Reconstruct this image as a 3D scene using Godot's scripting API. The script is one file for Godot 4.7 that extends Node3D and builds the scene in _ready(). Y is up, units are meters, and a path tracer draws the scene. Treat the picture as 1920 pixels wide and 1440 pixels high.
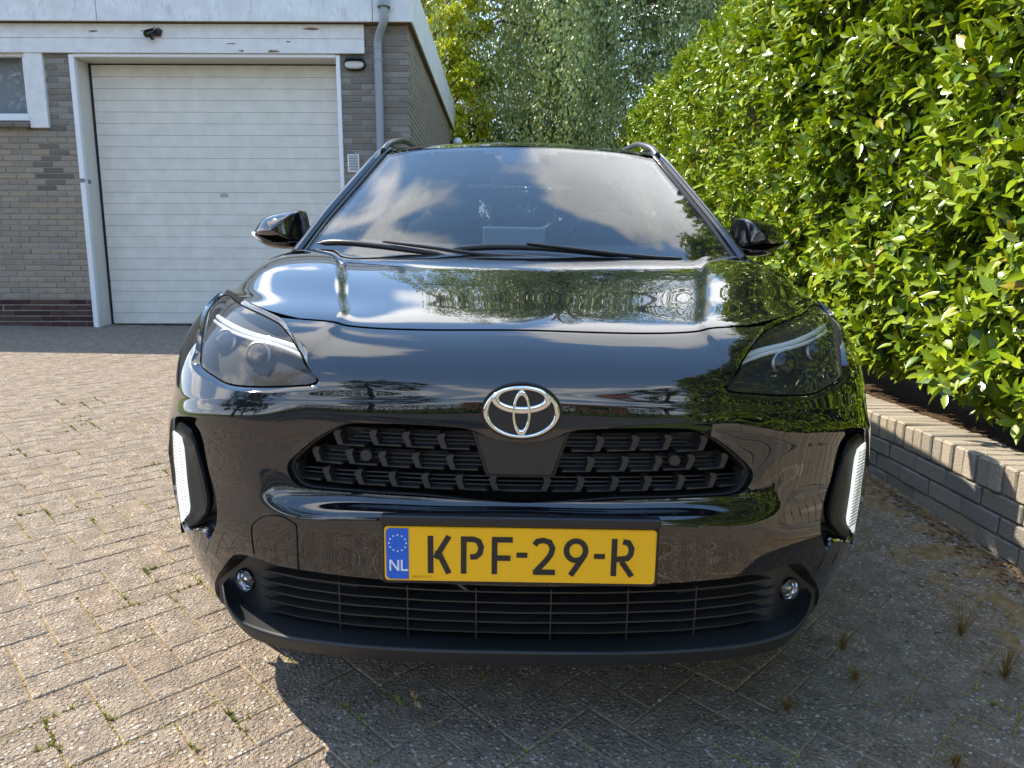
extends Node3D
# A black small crossover parked on a driveway of diagonal concrete tiles, between a brick garage and a laurel hedge.
# Axes: x to the right of the picture, y up, z towards the photographer. The number plate stands at z = 0.

const SUN_WAY := Vector3(0.89, -1.0, 0.49)
const LENS := 1331.0          # focal length in pixels of a 1920 x 1440 picture

# control points of the front body surface, right half: 18 rows from the lower lip up to the rear edge of the hood, 12 columns from the centre line to the flank
const NET := [
	[0.0000,0.2000,-0.0291, 0.1528,0.2000,-0.0316, 0.3236,0.2001,-0.0485, 0.4179,0.1996,-0.0747, 0.5028,0.2016,-0.1048, 0.6300,0.2062,-0.1854, 0.7086,0.2098,-0.2624, 0.7693,0.2148,-0.3555, 0.8037,0.2213,-0.4761, 0.8086,0.2197,-0.6194, 0.8072,0.2200,-0.8275, 0.8075,0.2200,-1.0500],
	[0.0000,0.3027,-0.0182, 0.1605,0.3024,-0.0207, 0.3398,0.3019,-0.0376, 0.4389,0.3007,-0.0637, 0.5281,0.3033,-0.0938, 0.6616,0.3052,-0.1744, 0.7443,0.3139,-0.2514, 0.8079,0.3095,-0.3445, 0.8441,0.3085,-0.4651, 0.8492,0.3087,-0.6085, 0.8478,0.3087,-0.8166, 0.8481,0.3087,-1.0392],
	[0.0000,0.3895,-0.0126, 0.1642,0.3912,-0.0151, 0.3476,0.3936,-0.0320, 0.4490,0.3953,-0.0585, 0.5402,0.3969,-0.0892, 0.6768,0.4011,-0.1700, 0.7613,0.4010,-0.2468, 0.8264,0.4074,-0.3395, 0.8634,0.4062,-0.4599, 0.8686,0.4060,-0.6030, 0.8672,0.4059,-0.8108, 0.8675,0.4060,-1.0333],
	[0.0000,0.4457,-0.0106, 0.1648,0.4457,-0.0132, 0.3490,0.4507,-0.0301, 0.4508,0.4585,-0.0550, 0.5424,0.4586,-0.0810, 0.6796,0.4602,-0.1611, 0.7644,0.4633,-0.2391, 0.8298,0.4630,-0.3339, 0.8670,0.4647,-0.4557, 0.8722,0.4667,-0.5996, 0.8707,0.4663,-0.8098, 0.8710,0.4664,-1.0323],
	[0.0000,0.5316,0.0015, 0.1655,0.5249,-0.0012, 0.3505,0.5195,-0.0175, 0.4528,0.4958,-0.0472, 0.5447,0.5231,-0.0991, 0.6824,0.5181,-0.1790, 0.7675,0.5193,-0.2521, 0.8330,0.5207,-0.3381, 0.8704,0.5200,-0.4529, 0.8758,0.5197,-0.5962, 0.8744,0.5196,-0.7925, 0.8748,0.5197,-1.0170],
	[0.0000,0.5354,-0.0265, 0.1660,0.5284,-0.0292, 0.3515,0.5295,-0.0456, 0.4540,0.5119,-0.0699, 0.5462,0.5451,-0.0959, 0.6845,0.5396,-0.1777, 0.7708,0.5437,-0.2501, 0.8372,0.5445,-0.3367, 0.8742,0.5444,-0.4537, 0.8787,0.5445,-0.5955, 0.8768,0.5446,-0.7966, 0.8772,0.5446,-1.0206],
	[0.0000,0.5266,-0.0581, 0.1665,0.5223,-0.0606, 0.3525,0.5302,-0.0779, 0.4553,0.5353,-0.0807, 0.5479,0.5730,-0.0958, 0.6860,0.5685,-0.1818, 0.7677,0.5715,-0.2526, 0.8317,0.5720,-0.3369, 0.8713,0.5713,-0.4548, 0.8801,0.5712,-0.5935, 0.8798,0.5711,-0.7964, 0.8797,0.5710,-1.0199],
	[0.0000,0.6367,-0.0467, 0.1671,0.6291,-0.0487, 0.3539,0.6199,-0.0693, 0.4569,0.6014,-0.0885, 0.5508,0.6339,-0.1060, 0.6868,0.6302,-0.1789, 0.7663,0.6362,-0.2505, 0.8263,0.6392,-0.3360, 0.8621,0.6409,-0.4516, 0.8759,0.6415,-0.5925, 0.8848,0.6421,-0.7967, 0.8832,0.6424,-1.0200],
	[0.0000,0.6962,-0.0509, 0.1670,0.6915,-0.0539, 0.3536,0.6954,-0.0679, 0.4570,0.6933,-0.0904, 0.5497,0.6896,-0.0999, 0.6845,0.6723,-0.1656, 0.7582,0.6489,-0.2352, 0.8181,0.6351,-0.3276, 0.8574,0.6284,-0.4504, 0.8772,0.6267,-0.5917, 0.8835,0.6236,-0.7970, 0.8822,0.6228,-1.0202],
	[0.0000,0.7475,-0.0554, 0.1671,0.7413,-0.0583, 0.3535,0.7349,-0.0736, 0.4556,0.7304,-0.0937, 0.5446,0.7298,-0.1149, 0.6742,0.7129,-0.1812, 0.7490,0.6932,-0.2521, 0.8118,0.6905,-0.3497, 0.8551,0.6870,-0.4620, 0.8805,0.6850,-0.5964, 0.8841,0.6831,-0.7948, 0.8834,0.6811,-1.0191],
	[0.0000,0.7437,-0.0573, 0.1665,0.7383,-0.0616, 0.3531,0.7311,-0.0770, 0.4612,0.7244,-0.0965, 0.5704,0.7169,-0.1201, 0.6999,0.6964,-0.1912, 0.7600,0.7020,-0.2616, 0.8123,0.7082,-0.3544, 0.8513,0.7103,-0.4638, 0.8763,0.7099,-0.5897, 0.8802,0.7083,-0.8035, 0.8790,0.7053,-1.0239],
	[0.0000,0.8070,-0.0725, 0.1651,0.8024,-0.0698, 0.3473,0.8002,-0.0789, 0.4405,0.8002,-0.1035, 0.4410,0.8075,-0.1154, 0.5777,0.8218,-0.1863, 0.7087,0.8184,-0.2714, 0.7996,0.8147,-0.3936, 0.8511,0.8074,-0.5019, 0.8698,0.7978,-0.6532, 0.8743,0.7854,-0.8026, 0.8748,0.7827,-1.0164],
	[0.0000,0.8703,-0.1633, 0.1542,0.8639,-0.1656, 0.2844,0.8652,-0.1733, 0.3639,0.8739,-0.1894, 0.3563,0.8809,-0.1850, 0.5307,0.8753,-0.2401, 0.6319,0.8969,-0.3623, 0.7280,0.9101,-0.5196, 0.8032,0.9131,-0.6203, 0.8306,0.9050,-0.7413, 0.8473,0.8853,-0.8590, 0.8532,0.8769,-1.0318],
	[0.0000,0.9023,-0.3295, 0.1573,0.9031,-0.3291, 0.3255,0.8992,-0.3346, 0.4099,0.8938,-0.3504, 0.4115,0.9069,-0.3496, 0.5599,0.9061,-0.3951, 0.6532,0.9001,-0.4665, 0.7262,0.9003,-0.5592, 0.7724,0.9062,-0.6492, 0.8148,0.8627,-0.7650, 0.8338,0.8300,-0.8554, 0.8428,0.8040,-1.0353],
	[0.0000,0.9472,-0.4965, 0.1778,0.9467,-0.4976, 0.3448,0.9459,-0.5013, 0.4470,0.9411,-0.5094, 0.4480,0.9579,-0.5129, 0.5778,0.9553,-0.5424, 0.6753,0.9550,-0.5975, 0.7396,0.9480,-0.6788, 0.7830,0.9287,-0.7648, 0.8198,0.8959,-0.8244, 0.8380,0.8629,-0.9344, 0.8455,0.8332,-1.0677],
	[0.0000,0.9821,-0.6852, 0.1821,0.9813,-0.6841, 0.3824,0.9812,-0.6858, 0.4907,0.9756,-0.6921, 0.4914,0.9935,-0.6921, 0.6156,0.9910,-0.7117, 0.7004,0.9855,-0.7538, 0.7451,0.9716,-0.7978, 0.7800,0.9499,-0.8611, 0.8136,0.9043,-0.9121, 0.8343,0.8710,-1.0137, 0.8449,0.8393,-1.1148],
	[0.0000,0.9902,-0.8426, 0.1946,0.9894,-0.8425, 0.3982,0.9895,-0.8440, 0.5298,0.9840,-0.8419, 0.5289,1.0033,-0.8395, 0.6380,1.0024,-0.8463, 0.6964,0.9978,-0.8776, 0.7442,0.9831,-0.9175, 0.7811,0.9617,-0.9636, 0.8108,0.9244,-1.0043, 0.8337,0.8824,-1.0627, 0.8450,0.8513,-1.1317],
	[0.0000,0.9956,-0.9845, 0.1972,0.9952,-0.9860, 0.4113,0.9938,-0.9813, 0.5595,0.9866,-0.9687, 0.5561,1.0066,-0.9638, 0.6601,1.0069,-0.9845, 0.6988,1.0024,-1.0077, 0.7474,0.9892,-1.0451, 0.7804,0.9690,-1.0817, 0.8114,0.9306,-1.1076, 0.8339,0.8886,-1.1481, 0.8450,0.8550,-1.2000],
]
const LAMP_CUT := [7.93,12.51, 6.95,12.36, 5.61,12.21, 5.06,12.05, 4.80,11.88, 4.35,11.46, 3.23,11.05, 2.51,10.58, 2.46,10.43, 2.54,10.23, 2.84,10.13, 3.60,10.05, 4.17,10.08, 4.66,10.15, 5.18,10.29, 5.67,10.40, 6.01,10.51, 6.11,10.61, 6.20,10.78, 6.63,11.12, 7.44,11.44, 7.94,11.60, 8.04,11.89]
const LAMP_GLASS := [7.40,12.26, 6.65,12.14, 5.54,12.10, 4.98,11.91, 4.66,11.63, 4.06,11.21, 2.83,10.80, 2.63,10.60, 2.66,10.47, 2.91,10.41, 3.79,10.34, 4.44,10.31, 4.80,10.35, 5.22,10.45, 5.63,10.53, 5.88,10.61, 6.10,10.80, 6.59,11.13, 7.27,11.43, 7.68,11.59, 8.04,11.86]
const SIDE_CUT := [6.44,7.10, 6.22,7.64, 5.92,7.88, 5.47,7.97, 5.08,7.91, 5.10,7.56, 4.96,7.09, 4.88,6.03, 4.77,4.20, 4.71,3.38, 4.74,2.82, 4.87,2.37, 5.06,1.98, 5.25,2.17, 6.2,1.70, 6.56,1.90, 6.76,2.60, 6.84,3.60, 6.70,5.90]
const GRILLE_CUT := [0.08,5.85, 0.55,5.92, 1.11,6.03, 1.67,6.04, 2.36,6.08, 2.75,6.11, 2.95,6.21, 3.09,6.47, 3.12,6.72, 3.00,6.99, 2.66,7.38, 2.28,7.75, 2.05,7.97, 1.87,8.02, 1.50,8.04, 1.10,8.02, 0.69,7.95, 0.54,7.86, 0.41,7.68, 0.27,7.55, 0.10,7.48]
const INTAKE_CUT := [1.52,1.94, 1.86,1.95, 2.35,1.95, 3.01,1.94, 3.51,1.93, 3.87,1.98, 4.17,1.98, 4.36,1.92, 4.53,1.78, 4.83,1.35, 5.27,0.84, 5.64,0.41, 5.88,0.07, 5.61,0.00, 5.45,0.00]
const HOOK_LINE := [3.99,2.12, 3.97,2.97, 3.88,3.27, 3.62,3.66, 3.24,3.88, 2.98,3.69, 2.91,3.41, 2.98,1.95]
const ARCH_CUT := [7.95,1.26, 8.03,1.97, 8.17,2.88, 8.38,3.98, 8.63,5.68, 8.92,6.57, 9.21,8.23, 9.50,8.84, 9.80,9.25, 10.09,9.42, 10.37,9.29, 10.65,8.89, 10.91,8.31]
var rng := RandomNumberGenerator.new()
var mats := {}
var taken := {}

# ---------------------------------------------------------------- meshes
class Shape:
	var v := PackedVector3Array()
	var n := PackedVector3Array()
	var t := PackedVector2Array()
	var c := PackedColorArray()
	var tint := Color.WHITE
	func tri3(a: Vector3, b: Vector3, d: Vector3, na: Vector3, nb: Vector3, nd: Vector3, ta := Vector2.ZERO, tb := Vector2.ZERO, td := Vector2.ZERO) -> void:
		var g := (b - a).cross(d - a)
		if g.length_squared() < 1e-18:
			return
		v.push_back(a); n.push_back(na); t.push_back(ta); c.push_back(tint)
		if g.dot(na + nb + nd) > 0.0:
			v.push_back(d); v.push_back(b); n.push_back(nd); n.push_back(nb); t.push_back(td); t.push_back(tb)
		else:
			v.push_back(b); v.push_back(d); n.push_back(nb); n.push_back(nd); t.push_back(tb); t.push_back(td)
		c.push_back(tint); c.push_back(tint)
	func tri(a: Vector3, b: Vector3, d: Vector3) -> void:
		var g := (b - a).cross(d - a).normalized()
		tri3(a, b, d, g, g, g)
	func quad(a: Vector3, b: Vector3, d: Vector3, e: Vector3) -> void:
		tri(a, b, d)
		tri(a, d, e)
	func quad_out(a: Vector3, b: Vector3, d: Vector3, e: Vector3, out: Vector3) -> void:
		var g := (d - a).cross(e - b).normalized()
		if g.dot(out) < 0.0:
			g = -g
		tri3(a, b, d, g, g, g, Vector2(0, 0), Vector2(1, 0), Vector2(1, 1))
		tri3(a, d, e, g, g, g, Vector2(0, 0), Vector2(1, 1), Vector2(0, 1))
	func box(at: Vector3, size: Vector3, bevel := 0.0, turn := Basis()) -> void:
		var h := size * 0.5
		var b := minf(bevel, minf(h.x, minf(h.y, h.z)) * 0.9)
		var ax := [turn.x, turn.y, turn.z]
		var hh := [h.x, h.y, h.z]
		for k in 3:
			var i := (k + 1) % 3
			var j := (k + 2) % 3
			for s in [-1.0, 1.0]:
				var m: Vector3 = at + ax[k] * hh[k] * s
				var p: Vector3 = ax[i] * (hh[i] - b)
				var q: Vector3 = ax[j] * (hh[j] - b)
				quad_out(m - p - q, m + p - q, m + p + q, m - p + q, ax[k] * s)
		if b <= 0.0:
			return
		for k in 3:
			var i := (k + 1) % 3
			var j := (k + 2) % 3
			for s in [-1.0, 1.0]:
				for r in [-1.0, 1.0]:
					var l: Vector3 = ax[k] * (hh[k] - b)
					var p: Vector3 = at + ax[i] * hh[i] * s + ax[j] * (hh[j] - b) * r
					var q: Vector3 = at + ax[i] * (hh[i] - b) * s + ax[j] * hh[j] * r
					quad_out(p - l, p + l, q + l, q - l, ax[i] * s + ax[j] * r)
		for s in [-1.0, 1.0]:
			for r in [-1.0, 1.0]:
				for w in [-1.0, 1.0]:
					var p: Vector3 = at + ax[0] * h.x * s + ax[1] * (h.y - b) * r + ax[2] * (h.z - b) * w
					var q: Vector3 = at + ax[0] * (h.x - b) * s + ax[1] * h.y * r + ax[2] * (h.z - b) * w
					var o: Vector3 = at + ax[0] * (h.x - b) * s + ax[1] * (h.y - b) * r + ax[2] * h.z * w
					var g: Vector3 = (ax[0] * s + ax[1] * r + ax[2] * w).normalized()
					tri3(p, q, o, g, g, g)
	func grid(p: Array, out: Vector3, closed := false) -> void:
		# p: rows of Vector3; smooth normals, turned so that they agree with out at the middle (or away from the centre when out is zero)
		var nr := p.size()
		var nc: int = p[0].size()
		var nn := []
		var mid := Vector3.ZERO
		if out == Vector3.ZERO:
			for r in p:
				for q in r:
					mid += q
			mid /= float(nr * nc)
		var vote := 0.0
		for r in nr:
			var line := PackedVector3Array()
			for k in nc:
				var ka := k - 1
				var kb := k + 1
				if closed:
					ka = nc - 2 if k == 0 else ka
					kb = 1 if k == nc - 1 else kb
				else:
					ka = maxi(ka, 0)
					kb = mini(kb, nc - 1)
				var du: Vector3 = p[r][kb] - p[r][ka]
				var dv: Vector3 = p[mini(r + 1, nr - 1)][k] - p[maxi(r - 1, 0)][k]
				var g := du.cross(dv)
				if g.length_squared() < 1e-16:
					var r2 := 1 if r == 0 else nr - 2
					du = p[r2][kb] - p[r2][ka]
					g = du.cross(dv)
				g = g.normalized()
				vote += g.dot(out if out != Vector3.ZERO else (p[r][k] - mid).normalized())
				line.push_back(g)
			nn.push_back(line)
		var s := 1.0 if vote >= 0.0 else -1.0
		for r in nr - 1:
			for k in nc - 1:
				var ua := Vector2(float(k) / (nc - 1), float(r) / (nr - 1))
				var ub := Vector2(float(k + 1) / (nc - 1), float(r) / (nr - 1))
				var uc := Vector2(float(k + 1) / (nc - 1), float(r + 1) / (nr - 1))
				var ud := Vector2(float(k) / (nc - 1), float(r + 1) / (nr - 1))
				tri3(p[r][k], p[r][k + 1], p[r + 1][k + 1], nn[r][k] * s, nn[r][k + 1] * s, nn[r + 1][k + 1] * s, ua, ub, uc)
				tri3(p[r][k], p[r + 1][k + 1], p[r + 1][k], nn[r][k] * s, nn[r + 1][k + 1] * s, nn[r + 1][k] * s, ua, uc, ud)
	func tube(path: Array, radius, sides := 10, flat := 1.0, cap := true) -> void:
		# radius: a number or one for each point; flat squeezes the section vertically
		var rows := []
		var up := Vector3.UP
		for i in path.size():
			var way: Vector3 = (path[mini(i + 1, path.size() - 1)] - path[maxi(i - 1, 0)]).normalized()
			if absf(way.dot(up)) > 0.95:
				up = Vector3.RIGHT if absf(way.x) < 0.8 else Vector3.BACK
			var side := way.cross(up).normalized()
			var over := side.cross(way).normalized()
			up = over
			var r: float = radius[i] if radius is Array else radius
			var line := []
			for k in sides + 1:
				var a := TAU * k / sides
				line.push_back(path[i] + side * cos(a) * r + over * sin(a) * r * flat)
			rows.push_back(line)
		for i in rows.size() - 1:
			var m: Vector3 = (path[i] + path[i + 1]) * 0.5
			for k in sides:
				var a: Vector3 = rows[i][k]
				var b: Vector3 = rows[i][k + 1]
				var d: Vector3 = rows[i + 1][k + 1]
				var e: Vector3 = rows[i + 1][k]
				var w: Vector3 = (path[i + 1] - path[i]).normalized()
				var f := func(q: Vector3, o: Vector3) -> Vector3:
					var g := q - o
					g -= w * g.dot(w)
					return g.normalized()
				tri3(a, b, d, f.call(a, path[i]), f.call(b, path[i]), f.call(d, path[i + 1]))
				tri3(a, d, e, f.call(a, path[i]), f.call(d, path[i + 1]), f.call(e, path[i + 1]))
		if cap:
			for e in [0, rows.size() - 1]:
				var w: Vector3 = (path[1] - path[0]) if e == 0 else (path[e - 1] - path[e])
				var g := -w.normalized()
				for k in sides:
					tri3(path[e], rows[e][k], rows[e][k + 1], g, g, g)
	func lathe(profile: Array, at: Transform3D, segs := 24) -> void:
		# profile: Vector2(radius, height along the y axis of at)
		var rows := []
		for q in profile:
			var line := []
			for k in segs + 1:
				var a := TAU * k / segs
				line.push_back(at * Vector3(cos(a) * q.x, q.y, sin(a) * q.x))
			rows.push_back(line)
		for r in rows.size() - 1:
			var d2: Vector2 = profile[r + 1] - profile[r]
			if d2.length() < 1e-6:
				continue
			var nrm := Vector2(d2.y, -d2.x).normalized()
			for k in segs:
				var a0 := TAU * k / segs
				var a1 := TAU * (k + 1) / segs
				var n0 := (at.basis * Vector3(cos(a0) * nrm.x, nrm.y, sin(a0) * nrm.x)).normalized()
				var n1 := (at.basis * Vector3(cos(a1) * nrm.x, nrm.y, sin(a1) * nrm.x)).normalized()
				tri3(rows[r][k], rows[r][k + 1], rows[r + 1][k + 1], n0, n1, n1)
				tri3(rows[r][k], rows[r + 1][k + 1], rows[r + 1][k], n0, n1, n0)
	func prism(poly: PackedVector2Array, at: Transform3D, depth: float, bevel := 0.0, back := false) -> void:
		# a flat shape in the xy plane of at, its face at z = 0 and its back at z = -depth
		var pg := poly
		if Geometry2D.is_polygon_clockwise(pg):
			pg.reverse()
		var face := pg
		if bevel > 0.0:
			var got := Geometry2D.offset_polygon(pg, -bevel, Geometry2D.JOIN_MITER)
			if got.size() == 1 and got[0].size() == pg.size():
				face = got[0]
				var best := 0
				for k in face.size():
					if face[k].distance_squared_to(pg[0]) < face[best].distance_squared_to(pg[0]):
						best = k
				var turned := PackedVector2Array()
				for k in face.size():
					turned.push_back(face[(best + k) % face.size()])
				face = turned
			else:
				bevel = 0.0
		var ids := Geometry2D.triangulate_polygon(face)
		var z := at.basis.z.normalized()
		for i in range(0, ids.size(), 3):
			tri3(at * p3(face[ids[i]], 0), at * p3(face[ids[i + 1]], 0), at * p3(face[ids[i + 2]], 0), z, z, z, face[ids[i]], face[ids[i + 1]], face[ids[i + 2]])
			if back:
				tri3(at * p3(pg[ids[i]], -depth), at * p3(pg[ids[i + 1]], -depth), at * p3(pg[ids[i + 2]], -depth), -z, -z, -z)
		for k in pg.size():
			var a := pg[k]
			var b := pg[(k + 1) % pg.size()]
			var o := at.basis * Vector3((b - a).y, -(b - a).x, 0)
			quad_out(at * p3(a, -bevel), at * p3(b, -bevel), at * p3(b, -depth), at * p3(a, -depth), o)
			if bevel > 0.0:
				quad_out(at * p3(a, -bevel), at * p3(b, -bevel), at * p3(face[(k + 1) % face.size()], 0), at * p3(face[k], 0), o + z * o.length())
	static func p3(q: Vector2, z: float) -> Vector3:
		return Vector3(q.x, q.y, z)
	func mesh() -> ArrayMesh:
		var a := []
		a.resize(Mesh.ARRAY_MAX)
		a[Mesh.ARRAY_VERTEX] = v
		a[Mesh.ARRAY_NORMAL] = n
		a[Mesh.ARRAY_TEX_UV] = t
		a[Mesh.ARRAY_COLOR] = c
		var m := ArrayMesh.new()
		m.add_surface_from_arrays(Mesh.PRIMITIVE_TRIANGLES, a)
		return m


func put(called: String, shape, mat: Material, parent: Node, at := Transform3D()) -> MeshInstance3D:
	var o := MeshInstance3D.new()
	o.name = called
	o.mesh = shape.mesh() if shape is Shape else shape
	o.material_override = mat
	o.transform = at
	parent.add_child(o, true)
	return o


func number(called: String) -> String:
	taken[called] = taken.get(called, 0) + 1
	return called if taken[called] == 1 else "%s_%03d" % [called, taken[called] - 1]


func thing(called: String, label: String, category: String, at := Vector3.ZERO, group := "") -> Node3D:
	var o := Node3D.new()
	o.name = number(called)
	o.position = at
	add_child(o)
	tag(o, label, category, group)
	return o


func tag(o: Node, label: String, category: String, group := "") -> void:
	if label:
		o.set_meta("label", label)
	if category:
		o.set_meta("category", category)
	if group:
		o.set_meta("group", group)


func structure(called: String, shape, mat: Material, label: String) -> MeshInstance3D:
	var o := put(called, shape, mat, self)
	o.set_meta("kind", "structure")
	o.set_meta("label", label)
	return o


func catmull(pts: PackedVector2Array, each := 4, closed := true) -> PackedVector2Array:
	var out := PackedVector2Array()
	var m := pts.size()
	for i in (m if closed else m - 1):
		var a := pts[(i - 1 + m) % m] if closed or i > 0 else pts[0]
		var b := pts[i]
		var d := pts[(i + 1) % m]
		var e := pts[(i + 2) % m] if closed or i + 2 < m else pts[m - 1]
		for k in each:
			var f := float(k) / each
			out.push_back(b.cubic_interpolate(d, a, e, f))
	if not closed:
		out.push_back(pts[m - 1])
	return out


func curve3(pts: Array, each := 4) -> Array:
	var out := []
	var m := pts.size()
	for i in m - 1:
		var a: Vector3 = pts[maxi(i - 1, 0)]
		var b: Vector3 = pts[i]
		var d: Vector3 = pts[i + 1]
		var e: Vector3 = pts[mini(i + 2, m - 1)]
		for k in each:
			out.push_back(b.cubic_interpolate(d, a, e, float(k) / each))
	out.push_back(pts[m - 1])
	return out


func loft(rows: Array, each_row := 4, each_col := 4) -> Array:
	# smooth grid through rows of Vector3
	var wide := []
	for r in rows:
		wide.push_back(curve3(r, each_col))
	var out := []
	var cols := []
	for k in wide[0].size():
		var line := []
		for r in wide:
			line.push_back(r[k])
		cols.push_back(curve3(line, each_row))
	for r in cols[0].size():
		var line := []
		for k in cols.size():
			line.push_back(cols[k][r])
		out.push_back(line)
	return out


func flat_pairs(a: Array) -> PackedVector2Array:
	var out := PackedVector2Array()
	for i in range(0, a.size(), 2):
		out.push_back(Vector2(a[i], a[i + 1]))
	return out


func lin(r: float, g: float, b: float) -> Color:
	return Color(r, g, b).linear_to_srgb()


func material(called: String, color: Color, rough := 0.6, metal := 0.0, spec := 0.5) -> StandardMaterial3D:
	var m := StandardMaterial3D.new()
	m.resource_name = called
	m.albedo_color = color
	m.roughness = rough
	m.metallic = metal
	m.metallic_specular = spec
	mats[called] = m
	return m


func noise(kind: int, freq: float, octaves := 1, seeded := 1) -> FastNoiseLite:
	var f := FastNoiseLite.new()
	f.noise_type = kind
	f.frequency = freq
	f.fractal_type = FastNoiseLite.FRACTAL_FBM if octaves > 1 else FastNoiseLite.FRACTAL_NONE
	f.fractal_octaves = octaves
	f.seed = seeded
	return f


func bytes_of(f: FastNoiseLite, size: int) -> PackedByteArray:
	var im := f.get_seamless_image(size, size, false, false, 0.15, true)
	im.convert(Image.FORMAT_L8)
	return im.get_data()


func texture_from(data: PackedByteArray, size: int, format := Image.FORMAT_RGB8) -> ImageTexture:
	return ImageTexture.create_from_image(Image.create_from_data(size, size, false, format, data))
# ---------------------------------------------------------------- materials
func world_mapped(m: StandardMaterial3D, per_metre: float) -> void:
	m.uv1_triplanar = true
	m.uv1_world_triplanar = true
	m.uv1_scale = Vector3.ONE * per_metre


func own_mapped(m: StandardMaterial3D, per_metre: float) -> void:
	m.uv1_triplanar = true
	m.uv1_world_triplanar = false
	m.uv1_scale = Vector3.ONE * per_metre


func grain_texture(size: int, low: Color, high: Color, f1: FastNoiseLite, f2: FastNoiseLite, share := 0.5, hard := 1.0) -> ImageTexture:
	var a := bytes_of(f1, size)
	var b := bytes_of(f2, size)
	var d := PackedByteArray()
	d.resize(size * size * 3)
	for i in size * size:
		var k := clampf(((a[i] * (1.0 - share) + b[i] * share) / 255.0 - 0.5) * hard + 0.5, 0.0, 1.0)
		d[i * 3] = int(lerpf(low.r, high.r, k) * 255.0)
		d[i * 3 + 1] = int(lerpf(low.g, high.g, k) * 255.0)
		d[i * 3 + 2] = int(lerpf(low.b, high.b, k) * 255.0)
	return texture_from(d, size)


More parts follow.
